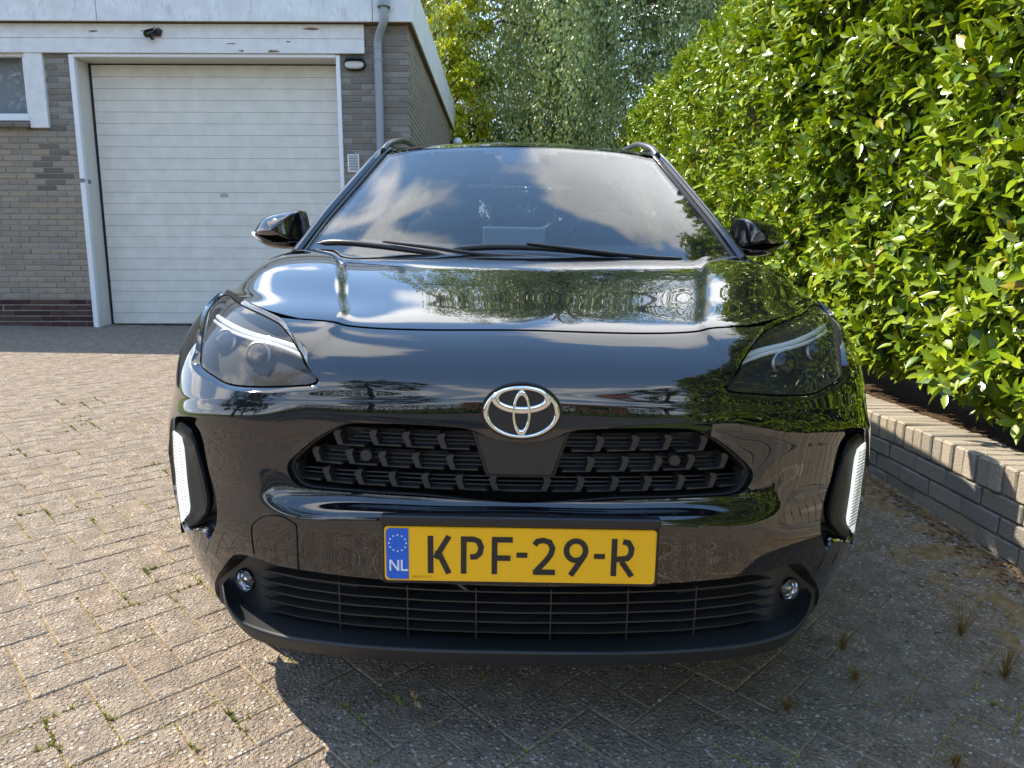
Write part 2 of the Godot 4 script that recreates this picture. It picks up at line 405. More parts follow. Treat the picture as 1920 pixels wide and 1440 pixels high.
func make_materials() -> void:
	# --- car
	var m := material("car_paint", lin(0.005, 0.0055, 0.008), 0.03, 0.0, 0.5)
	m.clearcoat_enabled = true
	m.clearcoat = 1.0
	m.clearcoat_roughness = 0.006
	material("black_plastic", lin(0.012, 0.012, 0.013), 0.42)
	material("satin_plastic", lin(0.024, 0.023, 0.022), 0.48)
	m = material("lip_plastic", lin(0.020, 0.020, 0.021), 0.48)
	var fine := noise(FastNoiseLite.TYPE_SIMPLEX, 0.35, 2, 5)
	var bump := texture_from(bytes_of(fine, 256), 256, Image.FORMAT_L8)
	for called in ["lip_plastic", "satin_plastic"]:
		m = mats[called]
		m.heightmap_enabled = true
		m.heightmap_texture = bump
		m.heightmap_scale = 0.012
		own_mapped(m, 6.0)
	material("fin_plastic", lin(0.008, 0.008, 0.008), 0.55, 0.0, 0.35)
	material("gloss_black", lin(0.004, 0.004, 0.005), 0.06)
	material("deep_black", lin(0.003, 0.003, 0.003), 0.8, 0.0, 0.3)
	material("rubber", lin(0.014, 0.014, 0.014), 0.75)
	material("chrome", lin(0.78, 0.79, 0.80), 0.04, 1.0)
	material("dull_metal", lin(0.30, 0.31, 0.32), 0.35, 1.0)
	material("rail_grey", lin(0.10, 0.11, 0.12), 0.35, 0.6)
	m = material("wind_glass", lin(0.02, 0.03, 0.03), 0.0)
	m.albedo_color.a = 0.12
	m.transparency = BaseMaterial3D.TRANSPARENCY_ALPHA
	m = material("side_glass", lin(0.01, 0.015, 0.015), 0.0)
	m.albedo_color.a = 0.80
	m.transparency = BaseMaterial3D.TRANSPARENCY_ALPHA
	m = material("lamp_glass", lin(0.5, 0.5, 0.5), 0.0)
	m.albedo_color.a = 0.03
	m.transparency = BaseMaterial3D.TRANSPARENCY_ALPHA
	material("lamp_guide", lin(0.55, 0.57, 0.60), 0.12)
	material("lamp_white", lin(0.62, 0.64, 0.66), 0.25)
	m = material("lamp_glow", lin(0.75, 0.78, 0.76), 0.3)
	m.emission_enabled = true
	m.emission = Color(0.98, 1.0, 0.98)
	m.emission_energy_multiplier = 0.4
	material("reflector", lin(0.75, 0.76, 0.78), 0.16, 1.0)
	m = material("lamp_solid_glass", Color(0.92, 0.95, 0.98, 0.02), 0.0)
	m.refraction_enabled = true
	m.refraction_scale = 0.05
	m.transparency = BaseMaterial3D.TRANSPARENCY_ALPHA
	material("plate_yellow", lin(0.88, 0.47, 0.005), 0.38)
	material("plate_blue", lin(0.008, 0.11, 0.55), 0.4)
	material("plate_ink", lin(0.012, 0.012, 0.012), 0.5)
	material("plate_white", lin(0.75, 0.76, 0.78), 0.45)
	material("plate_print", lin(0.34, 0.16, 0.003), 0.45)
	material("seat_cloth", lin(0.035, 0.036, 0.040), 0.9)
	material("cabin_grey", lin(0.05, 0.052, 0.055), 0.7)
	material("cabin_light", lin(0.32, 0.32, 0.30), 0.85)
	material("screen_grey", lin(0.10, 0.14, 0.17), 0.15)

	# --- paving: washed gravel concrete
	var size := 1024
	var cell := noise(FastNoiseLite.TYPE_CELLULAR, 1.0 / 15.0, 1, 11)
	cell.cellular_return_type = FastNoiseLite.RETURN_CELL_VALUE
	cell.cellular_jitter = 1.0
	var tone := bytes_of(cell, size)
	cell.cellular_return_type = FastNoiseLite.RETURN_DISTANCE
	var dist := bytes_of(cell, size)
	var rough := bytes_of(noise(FastNoiseLite.TYPE_SIMPLEX, 0.16, 3, 3), size)
	var wide := bytes_of(noise(FastNoiseLite.TYPE_SIMPLEX, 0.006, 4, 8), size)
	var col := PackedByteArray()
	col.resize(size * size * 3)
	var high := PackedByteArray()
	high.resize(size * size)
	var mortar := Color(0.63, 0.555, 0.475)
	var stones := [Color(0.72, 0.635, 0.54), Color(0.58, 0.51, 0.455), Color(0.77, 0.70, 0.61), Color(0.67, 0.565, 0.475), Color(0.53, 0.475, 0.43), Color(0.73, 0.63, 0.51), Color(0.64, 0.575, 0.515), Color(0.85, 0.81, 0.75)]
	for i in size * size:
		var tv := tone[i]
		var st: Color = stones[(tv * 37 / 16) % 8]
		var r := rough[i] / 255.0
		var k := smoothstep(0.50, 0.28, dist[i] / 255.0 + (r - 0.5) * 0.25)
		if tv % 5 < 2:
			k *= 0.25
		var w := 0.86 + 0.26 * wide[i] / 255.0 + (r - 0.5) * 0.22
		var cc := mortar.lerp(st, k)
		col[i * 3] = int(clampf(cc.r * w, 0, 1) * 255)
		col[i * 3 + 1] = int(clampf(cc.g * w, 0, 1) * 255)
		col[i * 3 + 2] = int(clampf(cc.b * w, 0, 1) * 255)
		high[i] = int(clampf(0.25 + 0.5 * k + (r - 0.5) * 0.5, 0, 1) * 255)
	m = material("paver", Color(0.865, 0.885, 0.91), 0.88, 0.0, 0.35)
	m.albedo_texture = texture_from(col, size)
	m.heightmap_enabled = true
	m.heightmap_texture = texture_from(high, size, Image.FORMAT_L8)
	m.heightmap_scale = 1.1
	m.vertex_color_use_as_albedo = true
	world_mapped(m, 1.0 / 0.62)
	m = material("sand_joint", Color(0.90, 0.90, 0.90), 0.95, 0.0, 0.2)
	m.albedo_texture = grain_texture(512, Color(0.42, 0.35, 0.24), Color(0.64, 0.555, 0.43), noise(FastNoiseLite.TYPE_SIMPLEX, 0.02, 4, 21), noise(FastNoiseLite.TYPE_SIMPLEX, 0.3, 2, 22), 0.5, 1.6)
	m.heightmap_enabled = true
	m.heightmap_texture = bump
	m.heightmap_scale = 0.3
	world_mapped(m, 1.7)
	m = material("soil", Color.WHITE, 0.95, 0.0, 0.2)
	m.albedo_texture = grain_texture(512, Color(0.16, 0.12, 0.09), Color(0.40, 0.32, 0.24), noise(FastNoiseLite.TYPE_SIMPLEX, 0.03, 4, 31), noise(FastNoiseLite.TYPE_CELLULAR, 0.08, 1, 32), 0.5, 1.5)
	world_mapped(m, 1.5)
	m = material("loose_sand", lin(0.24, 0.20, 0.15), 0.95, 0.0, 0.2)
	m = material("asphalt", Color.WHITE, 0.9, 0.0, 0.3)
	m.albedo_texture = grain_texture(256, Color(0.22, 0.22, 0.22), Color(0.40, 0.39, 0.38), noise(FastNoiseLite.TYPE_SIMPLEX, 0.3, 2, 41), noise(FastNoiseLite.TYPE_SIMPLEX, 0.02, 3, 42), 0.4, 1.5)
	world_mapped(m, 0.5)
	m = material("lawn", Color.WHITE, 0.95, 0.0, 0.2)
	m.albedo_texture = grain_texture(256, Color(0.20, 0.27, 0.10), Color(0.38, 0.42, 0.18), noise(FastNoiseLite.TYPE_SIMPLEX, 0.3, 2, 43), noise(FastNoiseLite.TYPE_SIMPLEX, 0.02, 3, 44), 0.4, 1.6)
	world_mapped(m, 0.6)

	# --- building
	var brick_grain := noise(FastNoiseLite.TYPE_SIMPLEX, 0.05, 4, 51)
	var brick_fine := noise(FastNoiseLite.TYPE_SIMPLEX, 0.4, 2, 52)
	var brick_map := grain_texture(512, Color(0.78, 0.77, 0.75), Color(1, 1, 1), brick_grain, brick_fine, 0.45, 1.7)
	var brick_high := texture_from(bytes_of(noise(FastNoiseLite.TYPE_SIMPLEX, 0.12, 4, 53), 512), 512, Image.FORMAT_L8)
	m = material("brick", Color.WHITE, 0.9, 0.0, 0.3)
	m.albedo_texture = brick_map
	m.vertex_color_use_as_albedo = true
	m.heightmap_enabled = true
	m.heightmap_texture = brick_high
	m.heightmap_scale = 0.35
	world_mapped(m, 2.6)
	m = material("mortar", lin(0.33, 0.305, 0.27), 0.95, 0.0, 0.2)
	m.heightmap_enabled = true
	m.heightmap_texture = brick_high
	m.heightmap_scale = 0.3
	world_mapped(m, 4.0)
	# painted timber: mostly clean, with flakes and dark specks
	size = 512
	var big := bytes_of(noise(FastNoiseLite.TYPE_SIMPLEX, 0.012, 4, 61), size)
	var flake := bytes_of(noise(FastNoiseLite.TYPE_SIMPLEX, 0.05, 5, 62), size)
	var speck := bytes_of(noise(FastNoiseLite.TYPE_CELLULAR, 0.10, 1, 63), size)
	var streak := bytes_of(noise(FastNoiseLite.TYPE_SIMPLEX, 0.09, 3, 64), size)
	col = PackedByteArray()
	col.resize(size * size * 3)
	var col2 := PackedByteArray()
	col2.resize(size * size * 3)
	for y in size:
		for x in size:
			var i := y * size + x
			var a := big[i] / 255.0
			var f := smoothstep(0.80, 0.90, flake[i] / 255.0 * 0.7 + a * 0.3)
			var s := smoothstep(0.10, 0.04, speck[i] / 255.0) * smoothstep(0.55, 0.75, a)
			var w := 0.90 + 0.10 * a
			var cc := Color(0.865 * w, 0.86 * w, 0.85 * w).lerp(Color(0.55, 0.50, 0.43), f * 0.8).lerp(Color(0.28, 0.27, 0.25), s * 0.8)
			col[i * 3] = int(cc.r * 255)
			col[i * 3 + 1] = int(cc.g * 255)
			col[i * 3 + 2] = int(cc.b * 255)
			var st := streak[(y / 12) * size + x] / 255.0
			var g := smoothstep(0.62, 0.85, st) * smoothstep(0.45, 0.8, big[((y / 3) % size) * size + x] / 255.0)
			var g2 := smoothstep(0.66, 0.74, flake[((y / 2) % size) * size + x] / 255.0) * smoothstep(0.4, 0.7, a)
			cc = Color(0.86 * w, 0.86 * w, 0.85 * w).lerp(Color(0.36, 0.37, 0.35), clampf(g * 0.22 + g2 * 0.10, 0, 1))
			col2[i * 3] = int(cc.r * 255)
			col2[i * 3 + 1] = int(cc.g * 255)
			col2[i * 3 + 2] = int(cc.b * 255)
	m = material("old_paint", Color.WHITE, 0.55)
	m.albedo_texture = texture_from(col, size)
	world_mapped(m, 0.8)
	m = material("fascia_paint", Color.WHITE, 0.5)
	m.albedo_texture = texture_from(col2, size)
	world_mapped(m, 0.55)
	m = material("frame_white", lin(0.70, 0.70, 0.71), 0.4)
	m = material("door_panel", lin(0.66, 0.64, 0.575), 0.42)
	m.albedo_texture = grain_texture(256, Color(0.93, 0.93, 0.92), Color(1, 1, 1), noise(FastNoiseLite.TYPE_SIMPLEX, 0.02, 4, 71), noise(FastNoiseLite.TYPE_SIMPLEX, 0.2, 2, 72), 0.3, 1.4)
	world_mapped(m, 0.7)
	material("door_reveal", lin(0.60, 0.58, 0.52), 0.5)
	material("blind_cloth", lin(0.42, 0.47, 0.50), 0.8)
	material("dark_gap", lin(0.01, 0.01, 0.011), 0.6)
	material("pipe_grey", lin(0.24, 0.26, 0.28), 0.4)
	material("lamp_shade_grey", lin(0.50, 0.50, 0.46), 0.4)
	material("bare_wood", lin(0.20, 0.13, 0.08), 0.85)
	material("roof_felt", lin(0.08, 0.08, 0.08), 0.9)
	material("grey_tape", lin(0.16, 0.17, 0.18), 0.5)
	m = material("window_glass", lin(0.02, 0.025, 0.03), 0.0)
	m.albedo_color.a = 0.35
	m.transparency = BaseMaterial3D.TRANSPARENCY_ALPHA

	# --- plants
	size = 256
	col = PackedByteArray()
	col.resize(size * size * 3)
	var blot := bytes_of(noise(FastNoiseLite.TYPE_SIMPLEX, 0.03, 3, 81), size)
	for y in size:
		for x in size:
			var i := y * size + x
			var u := absf(x / 255.0 - 0.5) * 2.0
			var vv := y / 255.0
			var rib := smoothstep(0.07, 0.02, u)
			var vein := smoothstep(0.86, 0.97, absf(sin((vv * 1.0 - u * 0.22) * 36.0))) * 0.35 * (1.0 - rib)
			var w := 0.80 + 0.25 * blot[i] / 255.0
			var cc := Color(0.86 * w, 0.90 * w, 0.80 * w).lerp(Color(1.0, 1.0, 0.82), clampf(rib * 0.8 + vein, 0, 1))
			col[i * 3] = int(clampf(cc.r, 0, 1) * 255)
			col[i * 3 + 1] = int(clampf(cc.g, 0, 1) * 255)
			col[i * 3 + 2] = int(clampf(cc.b, 0, 1) * 255)
	m = material("laurel_leaf", Color.WHITE, 0.26, 0.0, 0.5)
	m.albedo_texture = texture_from(col, size)
	m.vertex_color_use_as_albedo = true
	m.backlight_enabled = true
	m.backlight = Color(0.62, 0.62, 0.30)
	m = material("small_leaf", Color.WHITE, 0.5, 0.0, 0.4)
	m.vertex_color_use_as_albedo = true
	m.backlight_enabled = true
	m.backlight = Color(0.60, 0.60, 0.35)
	material("twig", lin(0.10, 0.065, 0.045), 0.85)
	m = material("bark", Color.WHITE, 0.9, 0.0, 0.3)
	m.albedo_texture = grain_texture(256, Color(0.28, 0.25, 0.22), Color(0.52, 0.49, 0.45), noise(FastNoiseLite.TYPE_SIMPLEX, 0.05, 3, 91), noise(FastNoiseLite.TYPE_SIMPLEX, 0.2, 2, 92), 0.4, 1.8)
	own_mapped(m, 1.5)
	m = material("dry_grass", lin(0.42, 0.33, 0.16), 0.9, 0.0, 0.2)
	m.vertex_color_use_as_albedo = true
	m = material("moss", Color.WHITE, 0.95, 0.0, 0.2)
	m.vertex_color_use_as_albedo = true
	material("house_brick", lin(0.36, 0.17, 0.09), 0.9)
	material("roof_tile", lin(0.14, 0.07, 0.05), 0.85)
	material("blue_paint", lin(0.05, 0.22, 0.38), 0.3)


func make_sky() -> Sky:
	var w := 1024
	var h := 512
	var im := Image.create(w, h, false, Image.FORMAT_RGBF)
	var f := noise(FastNoiseLite.TYPE_SIMPLEX, 0.55, 6, 7)
	var f2 := noise(FastNoiseLite.TYPE_SIMPLEX, 0.4, 3, 17)
	for y in h:
		var up := (0.5 - (y + 0.5) / h) * PI
		for x in w:
			var around := ((x + 0.5) / w) * TAU
			var s := maxf(sin(up), 0.0)
			var k := pow(1.0 - s, 3.0)
			var c := Color(0.175, 0.325, 0.60).lerp(Color(0.60, 0.70, 0.81), k)
			if up > 0.0:
				var d := Vector3(cos(up) * sin(around), sin(up), -cos(up) * cos(around))
				var q := Vector2(d.x, d.z) / (d.y + 0.16) * 1.3
				var a := f.get_noise_2d(q.x + 129.70, q.y - 197.58) * 0.75 + f2.get_noise_2d(q.x - 71.14, q.y - 84.95) * 0.55 + 0.05
				var cover := smoothstep(0.24, 0.42, a)
				var lit := 0.86 + 0.24 * f.get_noise_2d(q.x * 1.7 + 31.0, q.y * 1.7)
				c = c.lerp(Color(lit * 1.12, lit * 1.12, lit * 1.13), cover * 0.92)
			im.set_pixel(x, y, c)
	var p := PanoramaSkyMaterial.new()
	p.panorama = ImageTexture.create_from_image(im)
	p.energy_multiplier = 1.0
	var sky := Sky.new()
	sky.sky_material = p
	return sky
# ---------------------------------------------------------------- the car's front surface
var net := []
var cache := {}
const STEP := 0.1


func make_net() -> void:
	var raw := []
	for r in NET:
		var line := []
		for k in range(0, r.size(), 3):
			line.push_back(Vector3(r[k], r[k + 1], r[k + 2]))
		var last := line.size() - 1
		line.push_back(line[last] * 2.0 - line[last - 1])
		var first: Vector3 = line[1]
		line.push_front(Vector3(-first.x, first.y, first.z))
		raw.push_back(line)
	var top := []
	var bottom := []
	for k in raw[0].size():
		bottom.push_back(raw[0][k] * 2.0 - raw[1][k])
		top.push_back(raw[raw.size() - 1][k] * 2.0 - raw[raw.size() - 2][k])
	net.push_back(bottom)
	net.append_array(raw)
	net.push_back(top)


func weights(f: float) -> Vector4:
	var g := 1.0 - f
	return Vector4(g * g * g, 3.0 * f * f * f - 6.0 * f * f + 4.0, -3.0 * f * f * f + 3.0 * f * f + 3.0 * f + 1.0, f * f * f) / 6.0


func skin(u: float, v: float) -> Vector3:
	var i := clampi(int(floor(u)), 0, 10)
	var j := clampi(int(floor(v)), 0, 16)
	var a := weights(u - i)
	var b := weights(v - j)
	var p := Vector3.ZERO
	for r in 4:
		var line: Array = net[j + r]
		p += (line[i] * a.x + line[i + 1] * a.y + line[i + 2] * a.z + line[i + 3] * a.w) * b[r]
	return p


func skin_normal(u: float, v: float) -> Vector3:
	var e := 0.02
	return (skin(u + e, v) - skin(u - e, v)).cross(skin(u, v + e) - skin(u, v - e)).normalized()


func skin_at(u: float, v: float) -> Array:
	var key := Vector2i(roundi(u * 1000.0), roundi(v * 1000.0))
	if not cache.has(key):
		cache[key] = [skin(u, v), skin_normal(u, v)]
	return cache[key]


func mirror(p: Vector3, side: float) -> Vector3:
	return Vector3(p.x * side, p.y, p.z)


func panel(inside: PackedVector2Array, cuts: Array, off := 0.0, sides := [1.0, -1.0]) -> Shape:
	# the part of the front surface inside one outline and outside the others, in the surface's own (column, row) coordinates
	var s := Shape.new()
	var lo := inside[0]
	var hi := inside[0]
	for p in inside:
		lo = lo.min(p)
		hi = hi.max(p)
	var u0 := maxi(int(floor(maxf(lo.x, 0.0) / STEP)), 0)
	var u1 := mini(int(ceil(hi.x / STEP)), 110)
	var v0 := maxi(int(floor(maxf(lo.y, 0.0) / STEP)), 0)
	var v1 := mini(int(ceil(hi.y / STEP)), 170)
	var state := {}
	for j in range(v0, v1 + 1):
		for i in range(u0, u1 + 1):
			var q := Vector2(i * STEP, j * STEP)
			var bits := 1 if Geometry2D.is_point_in_polygon(q, inside) else 0
			for k in cuts.size():
				if Geometry2D.is_point_in_polygon(q, cuts[k]):
					bits |= 2 << k
			state[Vector2i(i, j)] = bits
	for j in range(v0, v1):
		for i in range(u0, u1):
			var b0: int = state[Vector2i(i, j)]
			var b1: int = state[Vector2i(i + 1, j)]
			var b2: int = state[Vector2i(i + 1, j + 1)]
			var b3: int = state[Vector2i(i, j + 1)]
			if b0 == b1 and b1 == b2 and b2 == b3:
				if b0 == 1:
					emit(s, [Vector2(i, j) * STEP, Vector2(i + 1, j) * STEP, Vector2(i + 1, j + 1) * STEP, Vector2(i, j + 1) * STEP], off, sides)
				continue
			var pieces: Array = [PackedVector2Array([Vector2(i, j) * STEP, Vector2(i + 1, j) * STEP, Vector2(i + 1, j + 1) * STEP, Vector2(i, j + 1) * STEP])]
			if (b0 & b1 & b2 & b3 & 1) == 0:
				pieces = Geometry2D.intersect_polygons(pieces[0], inside)
			for k in cuts.size():
				var bit := 2 << k
				if (b0 | b1 | b2 | b3) & bit:
					var kept := []
					for p in pieces:
						kept.append_array(Geometry2D.clip_polygons(p, cuts[k]))
					pieces = kept
			for p in pieces:
				if p.size() >= 3 and not Geometry2D.is_polygon_clockwise(p):
					var ids := Geometry2D.triangulate_polygon(p)
					for t in range(0, ids.size(), 3):
						emit(s, [p[ids[t]], p[ids[t + 1]], p[ids[t + 2]]], off, sides)
	return s


func emit(s: Shape, q: Array, off: float, sides: Array) -> void:
	var a := skin_at(q[0].x, q[0].y)
	var b := skin_at(q[1].x, q[1].y)
	var d := skin_at(q[2].x, q[2].y)
	for side in sides:
		var na := mirror(a[1], side)
		var nb := mirror(b[1], side)
		var nd := mirror(d[1], side)
		var pa := mirror(a[0], side) + na * off
		var pb := mirror(b[0], side) + nb * off
		var pd := mirror(d[0], side) + nd * off
		s.tri3(pa, pb, pd, na, nb, nd, q[0], q[1], q[2])
		if q.size() == 4:
			var e := skin_at(q[3].x, q[3].y)
			var ne := mirror(e[1], side)
			s.tri3(pa, pd, mirror(e[0], side) + ne * off, na, nd, ne, q[0], q[2], q[3])


func rim(s: Shape, outline: PackedVector2Array, profile: Array, side: float, closed := true) -> void:
	# walls along an outline: profile is a list of Vector2(in towards the outline's middle in uv share, depth below the surface)
	var mid := Vector2.ZERO
	for p in outline:
		mid += p
	mid /= outline.size()
	var rows := []
	for f in profile:
		var line := []
		for p in outline:
			var a := skin_at(p.x, p.y)
			var q: Vector2 = p.lerp(mid, f.x)
			var pos: Vector3 = a[0] if f.x == 0.0 else skin(q.x, q.y)
			line.push_back(mirror(pos - a[1] * f.y, side))
		if closed:
			line.push_back(line[0])
		rows.push_back(line)
	var m := skin(mid.x, mid.y)
	var centre := mirror(m, side)
	var t := Shape.new()
	for r in rows.size() - 1:
		for k in rows[r].size() - 1:
			var a: Vector3 = rows[r][k]
			var b: Vector3 = rows[r][k + 1]
			var d: Vector3 = rows[r + 1][k + 1]
			var e: Vector3 = rows[r + 1][k]
			s.quad_out(a, b, d, e, centre + Vector3(0, 0, 0.05) - (a + d) * 0.5)


func ring_between(s: Shape, outer: PackedVector2Array, inner: PackedVector2Array, deep: float, side: float) -> void:
	# a smooth strip from one outline on the surface to another that lies deeper
	var fine := catmull(inner, 6)
	var rows := []
	for f in [0.0, 0.12, 0.4, 0.7, 1.0]:
		var line := []
		for k in outer.size() + 1:
			var a := outer[k % outer.size()]
			var b := fine[0]
			for q in fine:
				if ((q - a) * Vector2(1.0, 0.7)).length_squared() < ((b - a) * Vector2(1.0, 0.7)).length_squared():
					b = q
			var pa := skin(a.x, a.y)
			var na := skin_normal(a.x, a.y)
			var pb := skin(b.x, b.y) - skin_normal(b.x, b.y) * deep
			line.push_back(mirror(pa.lerp(pb, f) + na * deep * 0.10 * sin(f * PI), side))
		rows.push_back(line)
	s.grid(rows, Vector3(0.2 * side, 0.3, 1.0), true)


func plan_z(x: float) -> float:
	var xs := [0.0, 0.17, 0.34, 0.455, 0.557, 0.68, 0.771, 0.836, 0.873]
	var zs := [0.0, -0.004, -0.02, -0.0455, -0.083, -0.155, -0.235, -0.33, -0.45]
	var a := absf(x)
	for k in 8:
		if a <= xs[k + 1]:
			var f: float = (a - xs[k]) / (xs[k + 1] - xs[k])
			return lerpf(zs[k], zs[k + 1], f)
	return -0.45


func make_car() -> void:
	make_net()
	var car := thing("parked_car", "glossy black small crossover car with yellow number plate parked on the driveway", "car")
	var lamp_cut := catmull(flat_pairs(LAMP_CUT), 4)
	var lamp_glass := catmull(flat_pairs(LAMP_GLASS), 4)
	var side_cut := catmull(flat_pairs(SIDE_CUT), 4)
	var gl := flat_pairs(GRILLE_CUT)
	gl = catmull(gl, 4, false)
	gl.insert(0, Vector2(-0.2, 5.86))
	gl.push_back(Vector2(-0.2, 7.48))
	var intake := catmull(flat_pairs(INTAKE_CUT), 4, false)
	intake.insert(0, Vector2(-0.2, 1.93))
	intake.push_back(Vector2(5.85, -0.2))
	intake.push_back(Vector2(-0.2, -0.2))
	var arch := flat_pairs(ARCH_CUT)
	arch.insert(0, Vector2(7.9, -0.2))
	arch.push_back(Vector2(11.2, 8.3))
	arch.push_back(Vector2(11.2, -0.2))
	arch = arch
	var hood := PackedVector2Array([Vector2(-0.1, 12.03), Vector2(4.6, 12.03), Vector2(5.02, 12.14), Vector2(5.64, 12.25), Vector2(6.95, 12.38), Vector2(7.93, 12.54), Vector2(8.3, 12.7), Vector2(8.45, 13.4), Vector2(8.5, 15.0), Vector2(8.5, 17.0), Vector2(-0.1, 17.0)])
	var nose := PackedVector2Array([Vector2(-0.1, -0.1), Vector2(8.86, -0.1), Vector2(8.86, 9.5), Vector2(8.12, 10.2), Vector2(8.12, 11.97), Vector2(-0.1, 11.97)])
	var wing := PackedVector2Array([Vector2(8.9, -0.1), Vector2(8.9, 9.5), Vector2(8.16, 10.2), Vector2(8.16, 12.5), Vector2(8.54, 12.7), Vector2(8.54, 17.1), Vector2(11.1, 17.1), Vector2(11.1, -0.1)])
	var paint: Material = mats.car_paint
	var plastic: Material = mats.black_plastic
	var deep: Material = mats.deep_black

	# hood with a turned-down edge along its shut line
	var hs := panel(hood, [])
	for side in [1.0, -1.0]:
		var edge := []
		for f in [0.0, 0.006, 0.03]:
			var line := []
			for k in 48:
				var u := 4.6 * k / 47.0
				var a := skin_at(u, 12.03)
				line.push_back(mirror(a[0] - a[1] * f + Vector3(0, 0, -0.003 if f > 0.0 else 0.0), side))
			edge.push_back(line)
		hs.grid(edge, Vector3(0, 0, 1))
		var back := []
		for f in [0.0, 0.006, 0.03]:
			var line := []
			for k in 48:
				var u := 8.5 * k / 47.0
				var a := skin_at(u, 17.0)
				line.push_back(mirror(a[0] - a[1] * f + Vector3(0, 0, -0.003 if f > 0.0 else 0.0), side))
			back.push_back(line)
		hs.grid(back, Vector3(0, 0, -1))
	put("hood", hs, paint, car)
	var ns := panel(nose, [lamp_cut, side_cut, gl, intake, arch])
	for side in [1.0, -1.0]:
		var edge := []
		for f in [0.0, 0.005, 0.03]:
			var line := []
			for k in 48:
				var a := skin_at(4.6 * k / 47.0, 11.97)
				line.push_back(mirror(a[0] - a[1] * f, side))
			edge.push_back(line)
		ns.grid(edge, Vector3(0, 0.3, -1))
		rim(ns, side_cut, [Vector2(0, 0), Vector2(0.015, 0.006), Vector2(0.03, 0.02)], side)
	put("bumper", ns, paint, car)
	for side in [1.0, -1.0]:
		put("fender", panel(wing, [lamp_cut, arch], 0.0, [side]), paint, car)
	var hook := catmull(flat_pairs(HOOK_LINE), 4, false)
	for side in [1.0, -1.0]:
		var line := []
		for p in hook:
			var a := skin_at(p.x, p.y)
			line.push_back(mirror(a[0] + a[1] * 0.0002, side))
		if side < 0.0:
			var ts := Shape.new()
			ts.tube(line, 0.0016, 6)
			put("tow_cover_seam", ts, deep, car)

	for side in [1.0, -1.0]:
		make_headlight(car, lamp_cut, lamp_glass, side)
		make_side_lamp(car, side_cut, side)
	make_upper_grille(car, gl)
	make_lower_grille(car, intake)
	make_plate(car)
	make_emblem(car)
	make_cabin(car)
	for side in [1.0, -1.0]:
		make_mirror(car, side)
	for z in [-0.82, -3.38]:
		for side in [1.0, -1.0]:
			make_wheel(car, Vector3(0.757 * side, 0.335, z), side)


func make_headlight(car: Node3D, cut: PackedVector2Array, glass: PackedVector2Array, side: float) -> void:
	var hs := panel(glass, [], -0.055, [side])
	rim(hs, glass, [Vector2(0, 0.008), Vector2(0.0, 0.056)], side)
	var lamp := put("headlight", hs, mats.deep_black, car)
	var rs := Shape.new()
	ring_between(rs, cut, glass, 0.012, side)
	put("bezel", rs, mats.car_paint, lamp)
	var ls := panel(glass, [], -0.0105, [side])
	put("lens", ls, mats.lamp_glass, lamp)
	for q in [[0.10, 0.007], [-0.02, 0.0045]]:
		var band := Shape.new()
		var path := []
		for p in catmull(PackedVector2Array([Vector2(7.3, 11.50), Vector2(6.0, 11.50), Vector2(5.0, 11.46), Vector2(4.5, 11.36), Vector2(4.1, 11.26)]), 5, false):
			var a := skin_at(p.x, p.y + q[0])
			path.push_back(mirror(a[0] - a[1] * 0.032, side))
		band.tube(path, q[1], 8)
		put("light_guide", band, mats.lamp_guide, lamp)
	# the two projectors and the indicator reflector behind the lens
	for q in [Vector2(4.9, 10.95), Vector2(6.0, 11.1)]:
		var a := skin_at(q.x, q.y)
		var n := mirror(a[1], side)
		n = (n + Vector3(0, -0.2, 0.9)).normalized()
		var y := n
		var x := Vector3.UP.cross(y).normalized()
		var at := Transform3D(Basis(x, y, x.cross(y)), mirror(a[0], side) - y * 0.06)
		var ps := Shape.new()
		ps.lathe([Vector2(0.031, -0.02), Vector2(0.031, 0.012), Vector2(0.027, 0.016)], at, 20)
		put("projector_ring", ps, mats.dull_metal, lamp)
		var gs := Shape.new()
		gs.lathe([Vector2(0.0265, 0.004), Vector2(0.025, 0.014), Vector2(0.018, 0.021), Vector2(0.009, 0.025), Vector2(0.0005, 0.026)], at, 20)
		put("projector_lens", gs, mats.gloss_black, lamp)


